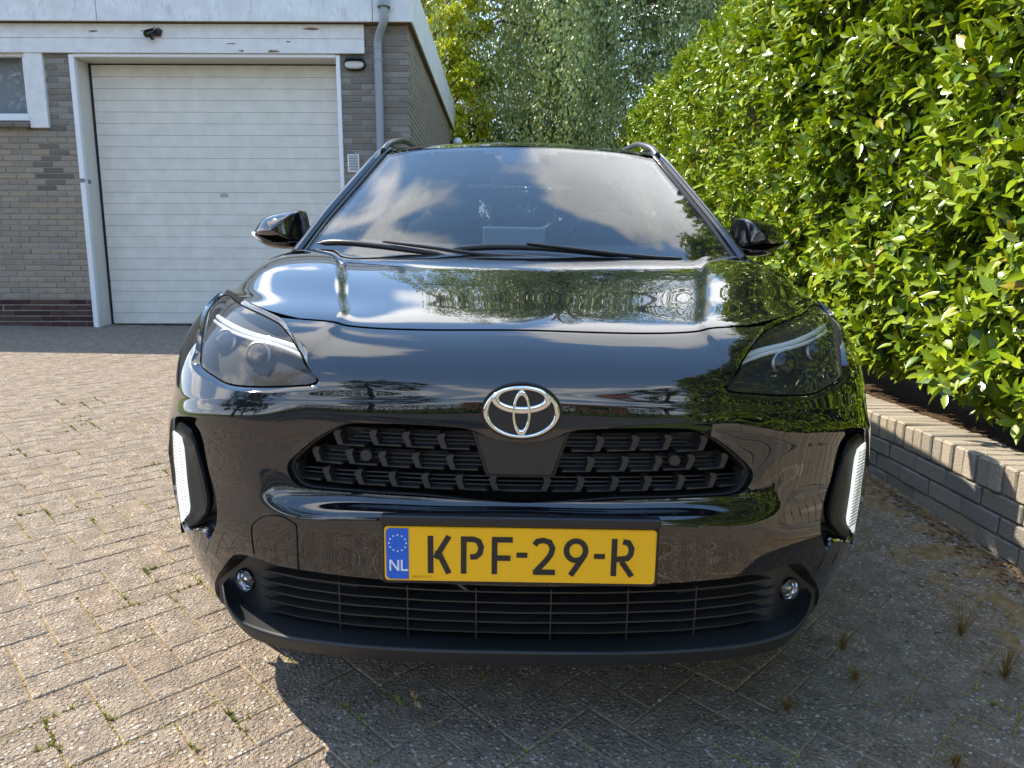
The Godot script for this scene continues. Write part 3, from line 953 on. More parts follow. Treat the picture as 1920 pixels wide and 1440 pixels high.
func make_side_lamp(car: Node3D, cut: PackedVector2Array, side: float) -> void:
	var ls := Shape.new()
	rim(ls, cut, [Vector2(0.0, 0.0195), Vector2(0.12, 0.06)], side)
	var back := PackedVector2Array()
	var mid := Vector2.ZERO
	for p in cut:
		mid += p
	mid /= cut.size()
	for p in cut:
		back.push_back(p.lerp(mid, 0.05))
	var bs := panel(cut, [], -0.055, [side])
	ls.v.append_array(bs.v)
	ls.n.append_array(bs.n)
	ls.t.append_array(bs.t)
	ls.c.append_array(bs.c)
	var bay := put("daytime_light", ls, mats.black_plastic, car)
	var fs := Shape.new()
	slab(fs, [0.792, 0.6155, -0.2956, 0.7577, 0.6339, -0.2533, 0.72, 0.6249, -0.2201, 0.7057, 0.6005, -0.2076, 0.6832, 0.5334, -0.1878, 0.6733, 0.4836, -0.1809, 0.6754, 0.461, -0.1822, 0.6833, 0.4431, -0.1879, 0.7186, 0.4048, -0.2189, 0.7577, 0.3779, -0.2533, 0.7717, 0.3864, -0.266, 0.7938, 0.4084, -0.2984, 0.812, 0.4794, -0.3249, 0.816, 0.5555, -0.3307], -0.014, 0.02, side, 0.07)
	put("fin", fs, mats.fin_plastic, bay)
	var outline := [0.8105, 0.6008, -0.3278, 0.775, 0.602, -0.2758, 0.7586, 0.5957, -0.2591, 0.7537, 0.541, -0.2548, 0.7474, 0.4379, -0.2493, 0.7526, 0.4198, -0.2538, 0.7817, 0.3875, -0.2856, 0.7969, 0.3901, -0.3079, 0.8168, 0.4462, -0.3369, 0.8283, 0.5174, -0.3537, 0.8281, 0.5557, -0.3534]
	var es := Shape.new()
	slab(es, outline, 0.002, 0.02, side, 0.0)
	put("lamp_element", es, mats.lamp_glow, bay)
	var gs := Shape.new()
	slab(gs, outline, 0.009, 0.006, side, 0.0)
	put("lens", gs, mats.lamp_glass, bay)
	# ribs of the light guide
	for k in 24:
		var y := lerpf(0.415, 0.588, k / 23.0)
		var x0 := lerpf(0.7530, 0.7605, k / 23.0)
		var x1 := x0 + 0.036
		var rs := Shape.new()
		rs.tube([Vector3(x0 * side, y + 0.002, plan_z(x0) - 0.032), Vector3(x1 * side, y - 0.004, plan_z(x1) - 0.032)], 0.0021, 5)
		put("light_rib", rs, mats.lamp_white, bay)


func slab(s: Shape, flat: Array, lift: float, deep: float, side: float, bevel: float) -> void:
	# a plate through points given as x, y, z in turn, with walls that run back
	var pts := []
	var pg := PackedVector2Array()
	var mid := Vector3.ZERO
	for k in range(0, flat.size(), 3):
		pts.push_back(Vector3(flat[k], flat[k + 1], flat[k + 2] + lift))
		mid += pts[pts.size() - 1]
	mid /= pts.size()
	var face := []
	for p in pts:
		var q: Vector3 = p.lerp(mid, bevel)
		face.push_back(q + Vector3(0, 0, 0.008 if bevel > 0.0 else 0.0))
		pg.push_back(Vector2(q.x, q.y))
	var ids := Geometry2D.triangulate_polygon(pg)
	for k in range(0, ids.size(), 3):
		var a := mirror(face[ids[k]], side)
		var b := mirror(face[ids[k + 1]], side)
		var d := mirror(face[ids[k + 2]], side)
		var g := (b - a).cross(d - a).normalized()
		if g.z < 0.0:
			g = -g
		s.tri3(a, b, d, g, g, g)
	for k in pts.size():
		var a := mirror(pts[k], side)
		var b := mirror(pts[(k + 1) % pts.size()], side)
		var out := (a + b) * 0.5 - mirror(mid, side)
		var back := Vector3(0, 0, -deep)
		s.quad_out(a, b, b + back, a + back, out)
		if bevel > 0.0:
			s.quad_out(a, b, mirror(face[(k + 1) % pts.size()], side), mirror(face[k], side), out + Vector3(0, 0, 0.1))


func make_upper_grille(car: Node3D, outline: PackedVector2Array) -> void:
	# backing shell
	var bs := Shape.new()
	var rows := []
	for y in [0.50, 0.57, 0.64, 0.72]:
		var line := []
		for k in 25:
			var x := -0.56 + 1.12 * k / 24.0
			line.push_back(Vector3(x, y, plan_z(x) - 0.115 - 0.05 * absf(x)))
		rows.push_back(line)
	bs.grid(rows, Vector3(0, 0, 1))
	var grille := put("upper_grille", bs, mats.deep_black, car)
	# surround: gloss rim that runs into the opening, then the matt frame
	for side in [1.0, -1.0]:
		var inner := outline.slice(1, outline.size() - 1)
		var rs := Shape.new()
		rim(rs, inner, [Vector2(0, 0), Vector2(0.02, 0.006), Vector2(0.035, 0.022)], side, false)
		put("surround", rs, mats.car_paint, grille)
		var fs := Shape.new()
		rim(fs, inner, [Vector2(0.03, 0.016), Vector2(0.055, 0.016), Vector2(0.07, 0.03), Vector2(0.075, 0.07)], side, false)
		put("inner_frame", fs, mats.satin_plastic, grille)
	# chevrons: a slanted blade with a foot
	var places := [[0.355, 0.672], [0.282, 0.675], [0.2165, 0.674], [0.147, 0.673], [0.402, 0.633], [0.331, 0.634], [0.265, 0.632], [0.198, 0.632], [0.130, 0.631], [0.448, 0.595], [0.381, 0.593], [0.314, 0.592], [0.246, 0.591], [0.180, 0.591], [0.112, 0.590], [0.045, 0.590]]
	var blade := PackedVector2Array([Vector2(0, 0), Vector2(0.0122, -0.0018), Vector2(0.0166, -0.0094), Vector2(0.0078, -0.0315), Vector2(-0.0482, -0.0327), Vector2(-0.0446, -0.0286), Vector2(-0.003, -0.030), Vector2(0.0032, -0.0113)])
	for side in [1.0, -1.0]:
		for q in places:
			var shape := PackedVector2Array()
			for p in blade:
				shape.push_back(Vector2(p.x * side, p.y))
			var z := plan_z(q[0]) - 0.062
			var tilt := Basis(Vector3.UP, atan2(plan_z(q[0] - 0.05) - plan_z(q[0] + 0.02), 0.07) * side)
			var cs := Shape.new()
			cs.prism(shape, Transform3D(tilt, Vector3(q[0] * side, q[1], z)), 0.03, 0.0016)
			put("chevron", cs, mats.satin_plastic, grille)
	# recessed louvres between the chevrons
	for y in [0.663, 0.654, 0.646, 0.622, 0.613, 0.604, 0.581, 0.572, 0.563]:
		var reach: float = 0.30 + (0.675 - y) * 1.6
		var path := []
		for k in 21:
			var x: float = -reach + 2.0 * reach * k / 20.0
			path.push_back(Vector3(x, y, plan_z(x) - 0.084))
		var ss := Shape.new()
		ss.tube(path, 0.0036, 6, 0.55)
		put("louvre", ss, mats.black_plastic, grille)
	for k in 2:
		var y: float = [0.640, 0.598][k]
		var reach := 0.36 + 0.05 * k
		var ps := Shape.new()
		var top := []
		var low := []
		for i in 21:
			var x := -reach + 2.0 * reach * i / 20.0
			top.push_back(Vector3(x, y + 0.030, plan_z(x) - 0.094))
			low.push_back(Vector3(x, y + 0.002, plan_z(x) - 0.100))
		ps.grid([low, top], Vector3(0, 0, 1))
		put("back_plate", ps, mats.satin_plastic, grille)
	# radar cover in the middle
	var cover := PackedVector2Array([Vector2(-0.0895, 0.679), Vector2(-0.064, 0.595), Vector2(-0.060, 0.592), Vector2(0.060, 0.592), Vector2(0.064, 0.595), Vector2(0.0895, 0.679), Vector2(0.06, 0.672), Vector2(0.03, 0.667), Vector2(0.0, 0.665), Vector2(-0.03, 0.667), Vector2(-0.06, 0.672)])
	var cs := Shape.new()
	cs.prism(cover, Transform3D(Basis(), Vector3(0, 0, -0.056)), 0.03, 0.003)
	put("radar_cover", cs, mats.satin_plastic, grille)
	var es := Shape.new()
	for k in cover.size():
		pass
	var wide := Geometry2D.offset_polygon(cover, 0.006)[0]
	es.prism(wide, Transform3D(Basis(), Vector3(0, 0, -0.0625)), 0.03, 0.002)
	put("cover_frame", es, mats.black_plastic, grille)
	for side in [1.0, -1.0]:
		var ss := Shape.new()
		var at := Transform3D(Basis(Vector3.RIGHT, PI / 2) * Basis(), Vector3(0.305 * side, 0.622, plan_z(0.305) - 0.058))
		ss.lathe([Vector2(0.0118, -0.03), Vector2(0.0118, -0.002), Vector2(0.0105, 0.0), Vector2(0.0, 0.0)], at, 20)
		put("parking_sensor", ss, mats.satin_plastic, grille)


func strip(path_a: Array, path_b: Array) -> Array:
	return [path_a, path_b]


func both_sides(half: Array) -> Array:
	# half: Vector3 from the centre line outwards; returns the whole line from left to right
	var out := []
	for k in range(half.size() - 1, 0, -1):
		out.push_back(Vector3(-half[k].x, half[k].y, half[k].z))
	out.append_array(half)
	return out


func make_lower_grille(car: Node3D, outline: PackedVector2Array) -> void:
	var bs := Shape.new()
	var rows := []
	for y in [0.20, 0.27, 0.33, 0.42]:
		var line := []
		for k in 31:
			var x := -0.70 + 1.40 * k / 30.0
			line.push_back(Vector3(x, y, plan_z(x) - 0.13))
		rows.push_back(line)
	bs.grid(rows, Vector3(0, 0, 1))
	var grille := put("lower_grille", bs, mats.deep_black, car)
	for side in [1.0, -1.0]:
		var inner := outline.slice(1, outline.size() - 2)
		var rs := Shape.new()
		var lines := []
		for f in [Vector2(0, 0), Vector2(0.004, 0.004), Vector2(0.03, 0.012), Vector2(0.06, 0.03), Vector2(0.06, 0.075)]:
			var line := []
			for p in inner:
				var a := skin_at(p.x, p.y)
				var q: Vector2 = p.lerp(Vector2(p.x * 0.72, 0.9), f.x * 1.6)
				line.push_back(mirror(skin(q.x, q.y) - a[1] * f.y, side))
			lines.push_back(line)
		rs.grid(lines, Vector3(0, -0.5, 0.6))
		put("intake_surround", rs, mats.black_plastic, grille)
	# slats and their thin uprights
	var mid := [0.3425, 0.319, 0.2975, 0.2755, 0.2525]
	for k in 5:
		var path := []
		for i in 41:
			var x := -0.545 + 1.09 * i / 40.0
			path.push_back(Vector3(x, mid[k] + 0.002 * absf(x), plan_z(x) - 0.058))
		var ss := Shape.new()
		var top := []
		var low := []
		var front := []
		for p in path:
			top.push_back(p + Vector3(0, 0.0028, -0.045))
			front.push_back(p + Vector3(0, 0.0016, 0))
			low.push_back(p + Vector3(0, -0.0016, 0))
		ss.grid([top, front], Vector3(0, 1, 0.1))
		ss.grid([front, low], Vector3(0, 0, 1))
		var under := []
		for p in path:
			under.push_back(p + Vector3(0, -0.0028, -0.045))
		ss.grid([low, under], Vector3(0, -1, 0))
		put("slat", ss, mats.satin_plastic, grille)
	for x in [-0.37, -0.226, -0.085, 0.068, 0.226, 0.37]:
		var us := Shape.new()
		us.box(Vector3(x, 0.292, plan_z(x) - 0.064), Vector3(0.003, 0.115, 0.012), 0.0006)
		put("upright", us, mats.satin_plastic, grille)
	# closed corners with the fog lamps
	var pod := PackedVector2Array([Vector2(0.664, 0.285), Vector2(0.655, 0.325), Vector2(0.635, 0.345), Vector2(0.608, 0.352), Vector2(0.564, 0.351), Vector2(0.521, 0.349), Vector2(0.45, 0.352), Vector2(0.34, 0.356), Vector2(0.34, 0.240), Vector2(0.45, 0.246), Vector2(0.548, 0.252), Vector2(0.634, 0.250)])
	for side in [1.0, -1.0]:
		var ps := Shape.new()
		var nx := 24
		var lines := []
		for j in 9:
			var line := []
			for i in nx + 1:
				var x := lerpf(0.335, 0.672, i / float(nx))
				var dent := smoothstep(0.50, 0.55, x)
				line.push_back(Vector3(x * side, lerpf(0.228, 0.375, j / 8.0), plan_z(x) - lerpf(0.088, 0.056, dent)))
			lines.push_back(line)
		ps.grid(lines, Vector3(0, 0, 1))
		put("fog_lamp_panel", ps, mats.satin_plastic, grille)
		for k in 3:
			var gs := Shape.new()
			var y0 := 0.322 - 0.0215 * k
			gs.tube([Vector3(0.552 * side, y0 + 0.006, plan_z(0.552) - 0.056), Vector3(0.53 * side, y0 - 0.001, plan_z(0.53) - 0.056), Vector3(0.515 * side, y0 - 0.0025, plan_z(0.515) - 0.062)], 0.0018, 6)
			put("panel_rib", gs, mats.black_plastic, grille)
		var n := Vector3(0.42 * side, 0.04, 1.0).normalized()
		var xx := Vector3.UP.cross(n).normalized()
		var at := Transform3D(Basis(xx, n, xx.cross(n)), Vector3(0.5905 * side, 0.3115, plan_z(0.59) - 0.050))
		var fs := Shape.new()
		fs.lathe([Vector2(0.0265, -0.02), Vector2(0.0265, 0.0), Vector2(0.0245, 0.0035), Vector2(0.0225, 0.001)], at, 28)
		var fog := put("fog_lamp", fs, mats.gloss_black, car)
		var refl := Shape.new()
		refl.lathe([Vector2(0.0225, 0.0), Vector2(0.0195, -0.007), Vector2(0.016, -0.004), Vector2(0.012, -0.011), Vector2(0.0075, -0.005), Vector2(0.006, -0.001), Vector2(0.0, 0.001)], at, 28)
		put("fog_reflector", refl, mats.reflector, fog)
		var gl := Shape.new()
		gl.lathe([Vector2(0.0225, 0.001), Vector2(0.017, 0.006), Vector2(0.009, 0.0085), Vector2(0.0005, 0.0095)], at, 28)
		put("fog_lens", gl, mats.lamp_glass, fog)
	# lip below
	var front := [Vector3(0, 0.239, -0.012), Vector3(0.138, 0.2375, -0.0153), Vector3(0.2725, 0.2345, -0.0257), Vector3(0.381, 0.236, -0.0365), Vector3(0.4645, 0.238, -0.0505), Vector3(0.5194, 0.2425, -0.0645), Vector3(0.5669, 0.2515, -0.0785), Vector3(0.586, 0.263, -0.085), Vector3(0.602, 0.2804, -0.091), Vector3(0.613, 0.299, -0.099), Vector3(0.628, 0.315, -0.125)]
	var low := [Vector3(0, 0.1955, -0.03), Vector3(0.14, 0.195, -0.0333), Vector3(0.2767, 0.1957, -0.044), Vector3(0.3877, 0.1965, -0.0565), Vector3(0.4803, 0.199, -0.0738), Vector3(0.5392, 0.2035, -0.0895), Vector3(0.5684, 0.2125, -0.0985), Vector3(0.5932, 0.2291, -0.108), Vector3(0.614, 0.2528, -0.116), Vector3(0.628, 0.2745, -0.126), Vector3(0.645, 0.295, -0.16)]
	var inn := [Vector3(0, 0.2273, -0.09), Vector3(0.1454, 0.23, -0.0934), Vector3(0.2871, 0.233, -0.105), Vector3(0.3776, 0.236, -0.1118), Vector3(0.4977, 0.239, -0.1351), Vector3(0.5521, 0.2455, -0.147), Vector3(0.5902, 0.251, -0.159), Vector3(0.6112, 0.2567, -0.164), Vector3(0.6261, 0.2637, -0.166), Vector3(0.6362, 0.2736, -0.168), Vector3(0.645, 0.29, -0.185)]
	var under := []
	var edge := []
	var round_top := []
	for k in front.size():
		under.push_back(low[k] + Vector3(0, 0.004, -0.20))
		edge.push_back(front[k].lerp(low[k], 0.14) + Vector3(0, 0, 0.0035))
		round_top.push_back(front[k].lerp(inn[k], 0.10) + Vector3(0, 0.001, 0))
	var sh := Shape.new()
	var r0 := curve3(both_sides(inn), 5)
	var r1 := curve3(both_sides(round_top), 5)
	var r2 := curve3(both_sides(front), 5)
	var r3 := curve3(both_sides(edge), 5)
	var r4 := curve3(both_sides(low), 5)
	var r5 := curve3(both_sides(under), 5)
	sh.grid([r0, r1, r2, r3, r4], Vector3(0, 0.4, 1))
	sh.grid([r4, r5], Vector3(0, -1, 0))
	put("front_lip", sh, mats.lip_plastic, car)


func stroke(points: Array, wide: float, smooth := false) -> Array:
	var pl := PackedVector2Array(points)
	if smooth:
		pl = catmull(pl, 5, false)
	return Geometry2D.offset_polyline(pl, wide * 0.5, Geometry2D.JOIN_MITER, Geometry2D.END_BUTT)


func make_plate(car: Node3D) -> void:
	var w := 0.52
	var h := 0.11
	var at := Transform3D(Basis(Vector3.RIGHT, -0.02), Vector3(0.002, 0.452, 0.002))
	var hs := Shape.new()
	var holder := rounded(0.532, 0.124, 0.008)
	hs.prism(holder, at * Transform3D(Basis(), Vector3(0, -0.001, -0.003)), 0.024, 0.002)
	hs.box(at * Vector3(0, 0.068, -0.004), Vector3(0.532, 0.020, 0.020), 0.003)
	var plate := put("number_plate", hs, mats.black_plastic, car)
	var ps := Shape.new()
	ps.prism(rounded(w, h, 0.008), at * Transform3D(Basis(), Vector3(0, 0, 0.0005)), 0.0035, 0.0006)
	put("yellow_plate", ps, mats.plate_yellow, plate)
	var rs := Shape.new()
	for k in 4:
		var s := [[0.0, 0.0531, 0.506, 0.0012], [0.0, -0.0531, 0.506, 0.0012], [-0.2581, 0.0, 0.0012, 0.096], [0.2581, 0.0, 0.0012, 0.096]][k] as Array
		rs.box(at * Vector3(s[0], s[1], 0.0007), Vector3(s[2], s[3], 0.0012), 0.0004)
	put("raised_border", rs, mats.plate_yellow, plate)
	var bs := Shape.new()
	var band := PackedVector2Array([Vector2(-0.2565, 0.046), Vector2(-0.251, 0.0515), Vector2(-0.2135, 0.0515), Vector2(-0.2135, -0.0515), Vector2(-0.251, -0.0515), Vector2(-0.2565, -0.046)])
	bs.prism(band, at * Transform3D(Basis(), Vector3(0, 0, 0.0012)), 0.0012)
	put("blue_band", bs, mats.plate_blue, plate)
	for k in 12:
		var a := TAU * k / 12.0
		var c := Vector2(-0.2345 + 0.0163 * cos(a), 0.0215 + 0.0163 * sin(a))
		var star := PackedVector2Array()
		for i in 10:
			var b := PI / 2 + TAU * i / 10.0
			star.push_back(c + Vector2(cos(b), sin(b)) * (0.0025 if i % 2 == 0 else 0.001))
		var ss := Shape.new()
		ss.prism(star, at * Transform3D(Basis(), Vector3(0, 0, 0.0017)), 0.0008)
		put("star", ss, mats.plate_white, plate)
	# letters: strokes in metres from the lower left corner of each letter
	var t := 0.0108
	var hh := 0.0755
	var letters := {
		"K": [[Vector2(t / 2, 0), Vector2(t / 2, hh)], [Vector2(0.0405, hh), Vector2(0.0145, 0.0305)], [Vector2(0.0185, 0.047), Vector2(0.0405, 0)]],
		"P": [[Vector2(t / 2, 0), Vector2(t / 2, hh)], [Vector2(t - 0.001, hh - t / 2), Vector2(0.024, hh - t / 2), Vector2(0.034, hh - 0.0095), Vector2(0.0388, hh - 0.021), Vector2(0.0365, hh - 0.033), Vector2(0.029, hh - 0.0405), Vector2(0.018, hh - 0.0415)]],
		"F": [[Vector2(t / 2, 0), Vector2(t / 2, hh)], [Vector2(t - 0.001, hh - t / 2), Vector2(0.040, hh - t / 2)], [Vector2(t - 0.001, 0.033), Vector2(0.036, 0.033)]],
		"2": [[Vector2(0.002, hh - 0.0145), Vector2(0.008, hh - 0.0075), Vector2(0.019, hh - t / 2), Vector2(0.031, hh - 0.009), Vector2(0.0367, hh - 0.021), Vector2(0.034, hh - 0.033), Vector2(0.026, hh - 0.045), Vector2(0.0075, 0.009)], [Vector2(0.0, t / 2), Vector2(0.0425, t / 2)]],
		"9": [[], [Vector2(0.0405, 0.0425), Vector2(0.034, 0.031), Vector2(0.0145, 0.0)]],
		"R": [[Vector2(t / 2, 0), Vector2(t / 2, hh)], [Vector2(0.0215, hh - t / 2), Vector2(0.032, hh - 0.0075), Vector2(0.0385, hh - 0.019), Vector2(0.037, hh - 0.031), Vector2(0.031, hh - 0.039), Vector2(t - 0.001, hh - 0.0415)], [Vector2(0.020, hh - 0.046), Vector2(0.0405, 0)]],
		"-": [[Vector2(0, 0.0395), Vector2(0.0208, 0.0395)]],
	}
	var row := [["K", 0.083], ["P", 0.1465], ["F", 0.2055], ["-", 0.253], ["2", 0.285], ["9", 0.343], ["-", 0.4015], ["R", 0.4345]]
	for q in row:
		var pieces := []
		if q[0] == "9":
			var ring := Shape.new()
			var centre := Vector2(q[1] - 0.26 + 0.0237, -0.055 + 0.0165 + 0.0505)
			var lines := [[], [], []]
			for k in 41:
				var a := TAU * k / 40.0
				var d := Vector2(cos(a), sin(a))
				lines[0].push_back(at * Vector3(centre.x + d.x * 0.0237, centre.y + d.y * 0.025, 0.0018))
				lines[1].push_back(at * Vector3(centre.x + d.x * 0.0129, centre.y + d.y * 0.0142, 0.0018))
			ring.grid([lines[0], lines[1]], Vector3(0, 0, 1), true)
			var tail := stroke(letters["9"][1], t)
			for pg in tail:
				var moved := PackedVector2Array()
				for p in pg:
					moved.push_back(p + Vector2(q[1] - 0.26, -0.055 + 0.0165))
				ring.prism(moved, at * Transform3D(Basis(), Vector3(0, 0, 0.0021)), 0.0015)
			put("digit", ring, mats.plate_ink, plate)
			continue
		var ls := Shape.new()
		var lift := 0.0018
		for st in letters[q[0]]:
			for pg in stroke(st, t * (0.92 if q[0] == "-" else 1.0)):
				var moved := PackedVector2Array()
				for p in pg:
					moved.push_back(p + Vector2(q[1] - 0.26, -0.055 + 0.0165))
				ls.prism(moved, at * Transform3D(Basis(), Vector3(0, 0, lift)), 0.0012)
				lift += 0.0002
		put("digit" if q[0] == "2" else "dash" if q[0] == "-" else "letter", ls, mats.plate_ink, plate)
	var ns := Shape.new()
	for st in [[Vector2(0.0, 0.0), Vector2(0.0, 0.022)], [Vector2(0.0005, 0.0215), Vector2(0.0150, 0.0005)], [Vector2(0.0155, 0.0), Vector2(0.0155, 0.022)]]:
		for pg in stroke(st, 0.0034):
			var moved := PackedVector2Array()
			for p in pg:
				moved.push_back(p + Vector2(-0.249, -0.0345))
			ns.prism(moved, at * Transform3D(Basis(), Vector3(0, 0, 0.0018 + 0.0002 * st[0].x * 100)), 0.0008)
	put("letter", ns, mats.plate_white, plate)
	var es := Shape.new()
	for st in [[Vector2(0.0, 0.0), Vector2(0.0, 0.022)], [Vector2(0.0, 0.0015), Vector2(0.0125, 0.0015)]]:
		for pg in stroke(st, 0.0034):
			var moved := PackedVector2Array()
			for p in pg:
				moved.push_back(p + Vector2(-0.227, -0.0345))
			es.prism(moved, at * Transform3D(Basis(), Vector3(0, 0, 0.0018 + 0.00015 * st[1].x * 100)), 0.0008)
	put("letter", es, mats.plate_white, plate)
	var tm := TextMesh.new()
	tm.text = "6265154737"
	tm.font_size = 16
	tm.pixel_size = 0.0004
	tm.depth = 0.0003
	var font := SystemFont.new()
	font.font_names = PackedStringArray(["Droid Sans Mono"])
	tm.font = font
	put("serial_number", tm, mats.plate_print, plate, at * Transform3D(Basis(), Vector3(-0.187, -0.0468, 0.0008)))


func rounded(w: float, h: float, r: float) -> PackedVector2Array:
	var out := PackedVector2Array()
	for q in [[1, 1, 0.0], [-1, 1, PI / 2], [-1, -1, PI], [1, -1, PI * 1.5]]:
		for k in 6:
			var a: float = q[2] + PI / 2 * k / 5.0
			out.push_back(Vector2(q[0] * (w / 2 - r) + cos(a) * r, q[1] * (h / 2 - r) + sin(a) * r))
	return out


func chrome_ring(at: Transform3D, co: Vector2, ro: Vector2, ci: Vector2, ri: Vector2, lift: float, from := 0.0, to := TAU) -> Shape:
	# a band between two ovals with rounded shoulders
	var s := Shape.new()
	var rows := []
	for f in [[0.0, -0.004], [0.0, 0.0], [0.18, 0.0016], [0.5, 0.0019], [0.82, 0.0016], [1.0, 0.0], [1.0, -0.004]]:
		var line := []
		for k in 73:
			var a := lerpf(from, to, k / 72.0)
			var d := Vector2(cos(a), sin(a))
			var o := co + d * ro
			var i := ci + d * ri
			var p := o.lerp(i, f[0])
			line.push_back(at * Vector3(p.x, p.y, lift + f[1]))
		rows.push_back(line)
	s.grid(rows, at.basis.z, to - from > 6.2)
	return s


func make_emblem(car: Node3D) -> void:
	var at := Transform3D(Basis(Vector3.RIGHT, -0.05), Vector3(0.0, 0.7245, -0.041))
	var bs := Shape.new()
	var disc := PackedVector2Array()
	for k in 64:
		var a := TAU * k / 64.0
		disc.push_back(Vector2(cos(a) * 0.0775, sin(a) * 0.0545))
	bs.prism(disc, at, 0.026, 0.0)
	var emblem := put("emblem", bs, mats.gloss_black, car)
	put("outer_oval", chrome_ring(at, Vector2(0, 0), Vector2(0.0728, 0.0505), Vector2(0, 0.0005), Vector2(0.0625, 0.0448), 0.0035), mats.chrome, emblem)
	put("flat_oval", chrome_ring(at, Vector2(0.0, 0.0235), Vector2(0.0565, 0.0268), Vector2(0.0, 0.0268), Vector2(0.0425, 0.0160), 0.0042), mats.chrome, emblem)
	put("tall_oval", chrome_ring(at, Vector2(0, -0.0015), Vector2(0.0175, 0.0445), Vector2(0, -0.001), Vector2(0.0118, 0.0325), 0.0049), mats.chrome, emblem)
	var field := Shape.new()
	var face := PackedVector2Array()
	for k in 64:
		var a := TAU * k / 64.0
		face.push_back(Vector2(cos(a) * 0.0645, sin(a) * 0.0465))
	field.prism(face, at * Transform3D(Basis(), Vector3(0, 0, 0.0025)), 0.003)
	put("field", field, mats.black_plastic, emblem)
# ---------------------------------------------------------------- the rest of the car
func make_cabin(car: Node3D) -> void:
	var paint: Material = mats.car_paint
	# windscreen
	var half := [
		[Vector3(0, 0.945, -0.99), Vector3(0.25, 0.948, -1.01), Vector3(0.5, 0.962, -1.075), Vector3(0.735, 0.99, -1.205)],
		[Vector3(0, 1.095, -1.175), Vector3(0.235, 1.096, -1.193), Vector3(0.465, 1.099, -1.25), Vector3(0.684, 1.105, -1.36)],
		[Vector3(0, 1.255, -1.415), Vector3(0.21, 1.254, -1.43), Vector3(0.415, 1.25, -1.48), Vector3(0.615, 1.243, -1.565)],
		[Vector3(0, 1.405, -1.675), Vector3(0.19, 1.403, -1.688), Vector3(0.37, 1.397, -1.722), Vector3(0.548, 1.382, -1.775)],
	]
	var rows := []
	for h in half:
		rows.push_back(both_sides(h))
	var g := loft(rows, 8, 8)
	var ws := Shape.new()
	ws.grid(g, Vector3(0, 0.6, 1))
	var screen := put("windscreen", ws, mats.wind_glass, car)
	var inner := Shape.new()
	var g2 := []
	for r in g:
		var line := []
		for p in r:
			line.push_back(p + Vector3(0, -0.003, -0.0045))
		g2.push_back(line)
	inner.grid(g2, Vector3(0, 0.6, 1))
	put("inner_face", inner, mats.wind_glass, screen)
	# printed black border on the inside of the glass
	var fs := Shape.new()
	var nr := g.size()
	var nc: int = g[0].size()
	for r in nr - 1:
		for k in nc - 1:
			var x := absf((k + 0.5) / (nc - 1) - 0.5) * 2.0
			var y := (r + 0.5) / (nr - 1)
			if x > 0.905 or y > 0.945 or y < 0.20 or (x > 0.86 and (y > 0.90 or y < 0.26)) or (x < 0.26 and y > 0.90) or (x < 0.13 and y > 0.82):
				var off := Vector3(0, -0.0045, -0.0065)
				fs.quad_out(g[r][k] + off, g[r][k + 1] + off, g[r + 1][k + 1] + off, g[r + 1][k] + off, Vector3(0, 0.6, 1))
	put("black_border", fs, mats.gloss_black, screen)
	# camera housing behind the glass and the inner mirror
	var cs := Shape.new()
	cs.prism(PackedVector2Array([Vector2(-0.11, 0.03), Vector2(-0.06, -0.03), Vector2(0.06, -0.03), Vector2(0.11, 0.03)]), Transform3D(Basis(Vector3.RIGHT, -0.95), Vector3(0, 1.355, -1.615)), 0.035, 0.006, true)
	put("sensor_housing", cs, mats.cabin_grey, screen)
	var ms := Shape.new()
	ms.box(Vector3(0.0, 1.29, -1.72), Vector3(0.24, 0.06, 0.025), 0.012)
	put("inner_mirror", ms, mats.black_plastic, car)

	# cowl under the wipers
	var co := []
	for q in [[0.952, -0.975], [0.935, -0.985], [0.945, -1.05]]:
		var line := []
		for k in 25:
			var x := -0.72 + 1.44 * k / 24.0
			line.push_back(Vector3(x, q[0] + 0.03 * absf(x) * absf(x) - 0.035, q[1] - 0.36 * x * x + 0.01))
		co.push_back(line)
	var cw := Shape.new()
	cw.grid(co, Vector3(0, 1, 0))
	put("cowl", cw, mats.satin_plastic, car)
	for w in 2:
		var wiper: Array = [[Vector3(-0.672, 1.022, -1.135), Vector3(-0.575, 1.026, -1.085), Vector3(-0.45, 1.017, -1.05), Vector3(-0.33, 1.004, -1.03), Vector3(-0.23, 0.992, -1.02)], [Vector3(-0.235, 1.008, -1.04), Vector3(-0.10, 1.020, -1.045), Vector3(0.05, 1.020, -1.05), Vector3(0.20, 1.010, -1.05), Vector3(0.33, 0.996, -1.05)]][w]
		var bs := Shape.new()
		var line := curve3(wiper, 5)
		var radii := []
		for k in line.size():
			var f := float(k) / (line.size() - 1)
			radii.push_back(0.0145 * clampf(minf(f, 1.0 - f) * 9.0, 0.25, 1.0) * (1.0 - 0.25 * f))
		bs.tube(line, radii, 10, 0.75)
		var blade := put("wiper", bs, mats.black_plastic, car)
		var arm := Shape.new()
		var path: Array = [[Vector3(-0.44, 1.032, -1.05), Vector3(-0.30, 1.018, -1.015), Vector3(-0.12, 0.998, -0.995), Vector3(0.10, 0.988, -0.99)], [Vector3(0.02, 1.034, -1.045), Vector3(0.16, 1.020, -1.02), Vector3(0.36, 1.0, -1.03), Vector3(0.52, 0.99, -1.06)]][w]
		arm.tube(curve3(path, 5), [0.004, 0.005, 0.006, 0.006, 0.007, 0.007, 0.007, 0.008, 0.008, 0.008, 0.009, 0.009, 0.009, 0.010, 0.010, 0.010], 8, 0.8)
		put("wiper_arm", arm, mats.black_plastic, blade)

